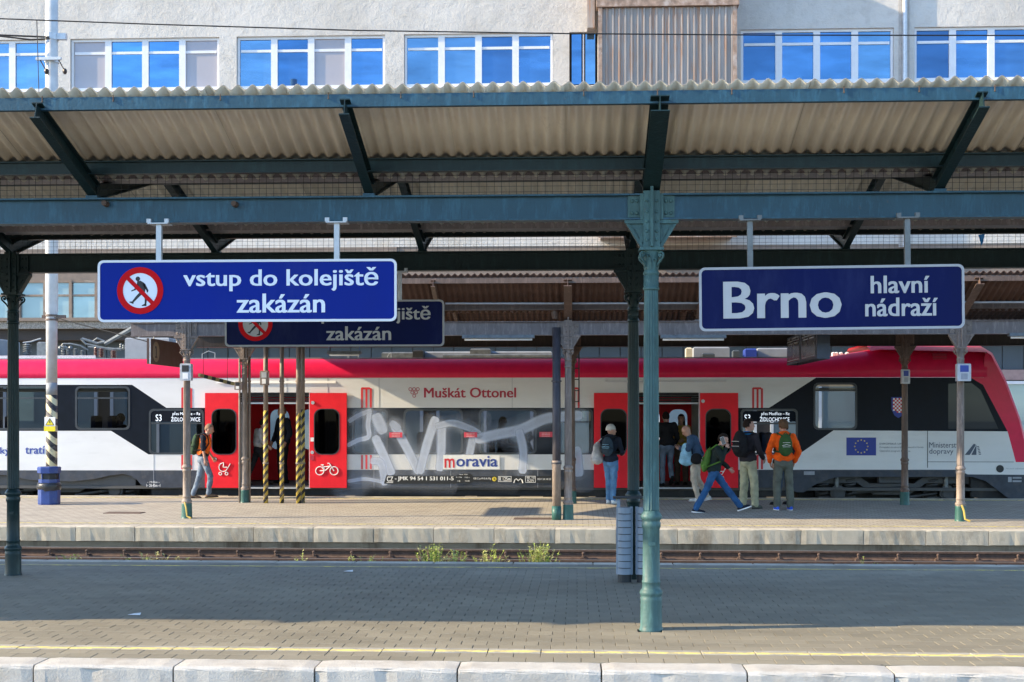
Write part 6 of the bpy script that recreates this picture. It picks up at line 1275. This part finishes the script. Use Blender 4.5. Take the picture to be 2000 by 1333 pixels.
# man in the orange vest striding right
x, y = stand(391, 978)
p = person('bald man in orange safety vest and jeans walking along the train', x, y + .3, ZF, 1.70, .12, dict(pelvis=(-.02, 0, .94), chest=(.03, 0, 1.27), neck=(.06, 0, 1.46), head=(.12, 0, 1.60), head_pitch=.25, knL=(-.12, .08, .50), anL=(-.26, .08, .10), footL=(1, 0, -.15), knR=(.16, -.08, .52), anR=(.12, -.08, .12), footR=(1, 0, .05), hipL=(-.03, .09, .92), hipR=(.0, -.09, .92), elR=(.02, -.23, 1.14), wrR=(.06, -.24, .90), elL=(.02, .22, 1.14), wrL=(.16, .2, .95), curlR=.7), ('navy', 'short'), 'jeans_grey', 'brown_shoe', ('crop', 'stubble'), hood='navy')
F, L, U, k, G = (p[q] for q in 'FLUkG')
me = remesh([('e', G['chest'] + U * .03 * k, F * .148 * k, L * .178 * k, U * .2 * k), ('e', G['pelvis'] + U * .13 * k, F * .148 * k, L * .185 * k, U * .13 * k), ('c', G['pelvis'] + U * .16 * k, G['chest'], .145 * k, .146 * k), ('c', G['shL'] - L * .02, G['chest'] + U * .1 * k, .07 * k, .1 * k), ('c', G['shR'] + L * .02, G['chest'] + U * .1 * k, .07 * k, .1 * k)], .013, 3, 'vest', MT['orange_vest'], .005)
me.transform(Matrix.Translation(-p['B'])); finish(bpy.data.objects.new('safety_vest', me), p['t'])
backpack(p, 'dark_green', 'dark green backpack worn over the orange safety vest', .5, .3, .17, .02)
# passengers in the first doorway
p = person('passenger in pale grey jacket stepping into the left doorway', gx(504, 900, 30.9), 30.95, .1, 1.58, .5, dict(chest=(.05, 0, 1.26), neck=(.09, 0, 1.45), head=(.14, 0, 1.6), knL=(-.14, .08, .5), anL=(-.3, .08, .13), footL=(1, 0, -.4), knR=(.16, -.08, .5), anR=(.14, -.08, .085), elR=(.02, -.24, 1.13), wrR=(.2, -.2, 1.0)), ('grey_jacket', 'long'), 'black_cloth', 'black_cloth', ('short', 'hair_dark'), vox=.019)
p = person('tall passenger in dark coat standing inside the left doorway', gx(553, 900, 31.8), 31.8, .1, 1.85, -2.4, dict(elL=(.0, .3, 1.13), wrL=(.1, .3, .95), elR=(.0, -.3, 1.13), wrR=(.1, -.3, .95)), ('navy', 'long'), 'black_cloth', 'black_cloth', ('crop', 'stubble'), top_len=.25, coat=1.18, vox=.019)
# woman in the grey beanie
x, y = stand(1193, 983)
p = person('woman in grey beanie and light jeans waiting beside the second door', x, y, ZF, 1.68, 1.15, dict(head_yaw=-.75, head=(.035, 0, 1.61), elR=(.03, -.25, 1.15), wrR=(.24, -.16, 1.08), palmR=(0, 0, 1), elL=(.03, .24, 1.15), wrL=(.22, .1, 1.08), knL=(.02, .07, .5), knR=(.02, -.07, .5), anL=(0, .06, .085), anR=(0, -.06, .085), flare=.92), ('navy', 'long'), 'light_jeans', 'white_shoe', ('beanie', 'knit_grey'), 'f', top_len=.22, coat=1.05, hood='navy')
backpack(p, 'teal_pattern', 'dark patterned backpack worn by the woman in the beanie', .42, .28, .15, pocket='bag_blue')
F, L, U, k, G = (p[q] for q in 'FLUkG')
c = G['pelvis'] + L * .27 * k - F * .12 * k + U * .15 * k
def tote(c, ax, w, h, mat, label, top, dep=.07):
    n = ax.cross(U).normalized(); me = remesh([('e', c - U * h * .12, ax * w * .5, n * dep, U * h * .4), ('e', c - U * h * .28, ax * w * .56, n * dep * 1.2, U * h * .22), ('e', c + U * h * .2, ax * w * .38, n * dep * .7, U * h * .34)], .013, 3, 'bag', MT[mat], .008, 2)
    o = thing('shoulder_bag', c, label, 'bag'); me.transform(Matrix.Translation(-c)); finish(bpy.data.objects.new('bag_body', me), o)
    m = MB(); m.tube([c + ax * w * .25 + U * h * .4, top, c - ax * w * .25 + U * h * .4], .012, 6); m.build('bag_handle', MT[mat], o); return o
tote(c, (F * .9 + L * -.3).normalized(), .36, .46, 'bag_cream', 'cream cloth bag hanging from the shoulder of the woman in the beanie', G['shL'] + U * .06 * k)
phone(G['wrR'] + F * .09 * k + U * .02 * k, (U - F * .4).normalized(), (F + U * .4).normalized(), 'phone held by the woman in the grey beanie')
# passengers in the second doorway
p = person('person in black coat and grey jeans boarding through the right doorway', gx(1303, 900, 30.85), 30.9, .1, 1.74, 1.75, dict(chest=(.05, 0, 1.28), neck=(.08, 0, 1.46), head=(.12, 0, 1.6), knR=(.1, -.1, .55), anR=(-.06, -.1, .22), footR=(1, 0, -.7), elL=(.08, .24, 1.15), wrL=(.25, .18, 1.1), elR=(.05, -.26, 1.13), wrR=(.2, -.24, .98)), ('black_cloth', 'long'), 'jeans_grey', 'black_cloth', ('short', 'hair_dark'), coat=1.15, top_len=.1, vox=.019)
p = person('woman in mustard top and brown skirt trousers inside the right doorway', gx(1331, 900, 31.6), 31.6, .1, 1.66, -1.9, dict(elR=(.06, -.22, 1.13), wrR=(.24, -.1, 1.2), elL=(.06, .22, 1.13), wrL=(.22, .12, 1.1), flare=1.2), ('yellow_knit', 'long'), 'brown_cloth', 'black_cloth', ('long', 'hair_dark'), 'f', vox=.019)
# bald man in the blue jacket looking at his phone
x, y = stand(1357, 978)
p = person('bald man in blue-grey jacket bowed over his phone by the right door', x + .02, y, ZF, 1.72, 2.85, dict(pelvis=(-.05, 0, .95), chest=(.06, 0, 1.27), neck=(.14, 0, 1.43), head=(.21, 0, 1.555), head_pitch=.55, elL=(.12, .22, 1.14), wrL=(.34, .08, 1.16), elR=(.12, -.22, 1.14), wrR=(.34, -.06, 1.18), palmL=(-.6, -.4, .7), palmR=(-.6, .4, .7), shL=(.08, .18, 1.39), shR=(.08, -.18, 1.39), knL=(.04, .09, .5), anL=(-.08, .1, .085), knR=(-.02, -.09, .5), anR=(-.24, -.09, .11), footR=(1, 0, -.25)), ('blue_jacket', 'long'), 'beige', 'white_shoe', ('', ''), coat=1.12)
F, L, U, k, G = (p[q] for q in 'FLUkG')
phone(G['wrL'].lerp(G['wrR'], .5) + F * .08 * k + U * .03 * k, (-F * .7 + U * .7).normalized(), (F * .7 + U * .7).normalized(), 'phone in the hands of the bald man in blue')
tote(G['pelvis'] + F * .22 * k + L * .2 * k + U * .08 * k, F, .30, .48, 'bag_blue', 'pale blue cloth bag hanging in front of the bald man', G['elL'] + F * .06 * k + U * .06)
c = G['pelvis'] - L * 0 + L * .24 * k - F * .02 * k - U * .0; o = thing('shoulder_bag', c, 'small black shoulder bag at the hip of the bald man', 'bag'); me = remesh([('e', c, F * .13, L * .06, U * .12), ('e', c - U * .04, F * .14, L * .065, U * .09)], .012, 2, 'bag', MT['pack_black']); me.transform(Matrix.Translation(-c)); finish(bpy.data.objects.new('bag_body', me), o); m = MB(); m.tube([c + U * .1 + F * .1, G['shR'] + U * .07 - L * .0, c + U * .1 - F * .12 - L * .1], .01, 5); m.build('strap', MT['pack_black'], o)
# boy on the phone, long stride to the right
x, y = stand(1395, 1000)
p = person('boy in black jacket and blue jeans striding while phoning', x, y, ZF, 1.60, -.12, dict(pelvis=(0, 0, .89), chest=(.07, 0, 1.22), neck=(.12, 0, 1.40), head=(.19, 0, 1.535), head_pitch=.2, head_yaw=-.35, hipL=(0, .09, .86), hipR=(0, -.09, .86), knL=(.24, .08, .52), anL=(.54, .08, .14), footL=(1, 0, .35), knR=(-.16, -.08, .49), anR=(-.38, -.08, .09), footR=(1, 0, -.1), shL=(.07, .17, 1.35), shR=(.07, -.17, 1.35), elR=(.16, -.24, 1.13), wrR=(.25, -.13, 1.36), palmR=(-.2, .9, .2), curlR=.8, elL=(.12, .22, 1.09), wrL=(.30, .18, .93), flare=1.12), ('black_green', 'long'), 'denim', 'navy', ('full', 'hair_dark'), top_len=.22, coat=1.1)
F, L, U, k, G = (p[q] for q in 'FLUkG')
phone(p['HP'](.03, -.10, -.01), -L, (U * .9 - F * .3).normalized(), 'silver phone held to the ear of the striding boy', 'galv')
backpack(p, 'green_pack', 'bright green backpack on the back of the striding boy', .52, .3, .16, .02, 'green_pack', 'beige', drop=.1)
# teenager in the black jacket and khaki trousers
x, y = stand(1461, 992)
p = person('young man in black jacket and khaki cargo trousers looking right', x, y, ZF, 1.80, .75, dict(head_yaw=-.7, elR=(.04, -.25, 1.13), wrR=(.22, -.2, .98), elL=(.04, .25, 1.13), wrL=(.2, .2, .98), knL=(.03, .12, .5), anL=(.0, .13, .085), knR=(.03, -.13, .5), anR=(.02, -.16, .085), flare=1.22), ('charcoal', 'long'), 'khaki', 'olive_grey', ('full', 'hair_dark'), top_len=.2, coat=1.1)
F, L, U, k, G = (p[q] for q in 'FLUkG'); c = G['neck'] - F * .03; me = remesh([('e', c, F * .1, L * .115, U * .045)], .012, 2, 'collar', MT['hood_blue']); me.transform(Matrix.Translation(-p['B'])); finish(bpy.data.objects.new('blue_collar', me), p['t'])
backpack(p, 'pack_black', 'large black backpack on the young man in khaki trousers', .52, .34, .2, .02)
# young man in the orange hoodie, seen from behind
x, y = stand(1530, 995)
p = person('young man in orange hoodie and grey cargo trousers seen from behind', x, y, ZF, 1.79, 1.62, dict(head_yaw=.25, elL=(-.04, .29, 1.14), wrL=(.1, .24, .93), elR=(-.04, -.29, 1.14), wrR=(.1, -.24, .93), knL=(.02, .12, .5), anL=(0, .12, .085), knR=(.02, -.12, .5), anR=(0, -.14, .085), flare=1.18), ('orange', 'long'), 'olive_grey', 'blue_shoe', ('full', 'hair_brown'), hood='orange', coat=1.12, top_len=.06)
backpack(p, 'forest', 'small dark green backpack on the orange hoodie', .44, .27, .15, 0, 'forest', 'bag_cream')
x, y = stand(1527, 985)
p = person('person in dark clothes mostly hidden behind the orange hoodie', x + .06, y, ZF, 1.74, 2.2, dict(knL=(.02, .13, .5), anL=(.05, .17, .085), anR=(0, -.15, .085)), ('black_cloth', 'long'), 'dark_jeans', 'black_cloth', ('short', 'hair_dark'), coat=1.12, vox=.019)
# seated passengers behind the windows
sit = dict(pelvis=(0, 0, .5), chest=(-.03, 0, .83), neck=(-.02, 0, 1.02), head=(.01, 0, 1.17), shL=(-.03, .175, .97), shR=(-.03, -.175, .97), elL=(.05, .23, .7), elR=(.05, -.23, .7), wrL=(.28, .14, .64), wrR=(.28, -.14, .64), hipL=(.02, .09, .48), hipR=(.02, -.09, .48), knL=(.45, .1, .5), knR=(.45, -.1, .5), anL=(.43, .1, .085), anR=(.43, -.1, .085))
for px, Y, z, yaw, top, lab, hr in ((236, 31.0, .5, pi, 'black_cloth', 'seated passenger in black behind the upper left window', 'short'), (982, 31.6, .42, -.6, 'brown_cloth', 'passenger with dark hair behind the middle window, facing in', 'long'), (1032, 31.0, .1, .2, 'navy', 'passenger in dark top seated low behind the graffiti window', 'short'), (838, 31.1, .1, pi, 'charcoal', 'passenger in charcoal seated behind the window left of the name print', 'short')):
    person(lab, gx(px, 850, Y), Y, z, 1.72, yaw, dict(sit), (top, 'long'), 'dark_jeans', 'black_cloth', (hr, 'hair_dark'), vox=.02)

bpy.data.scenes.remove(TS)
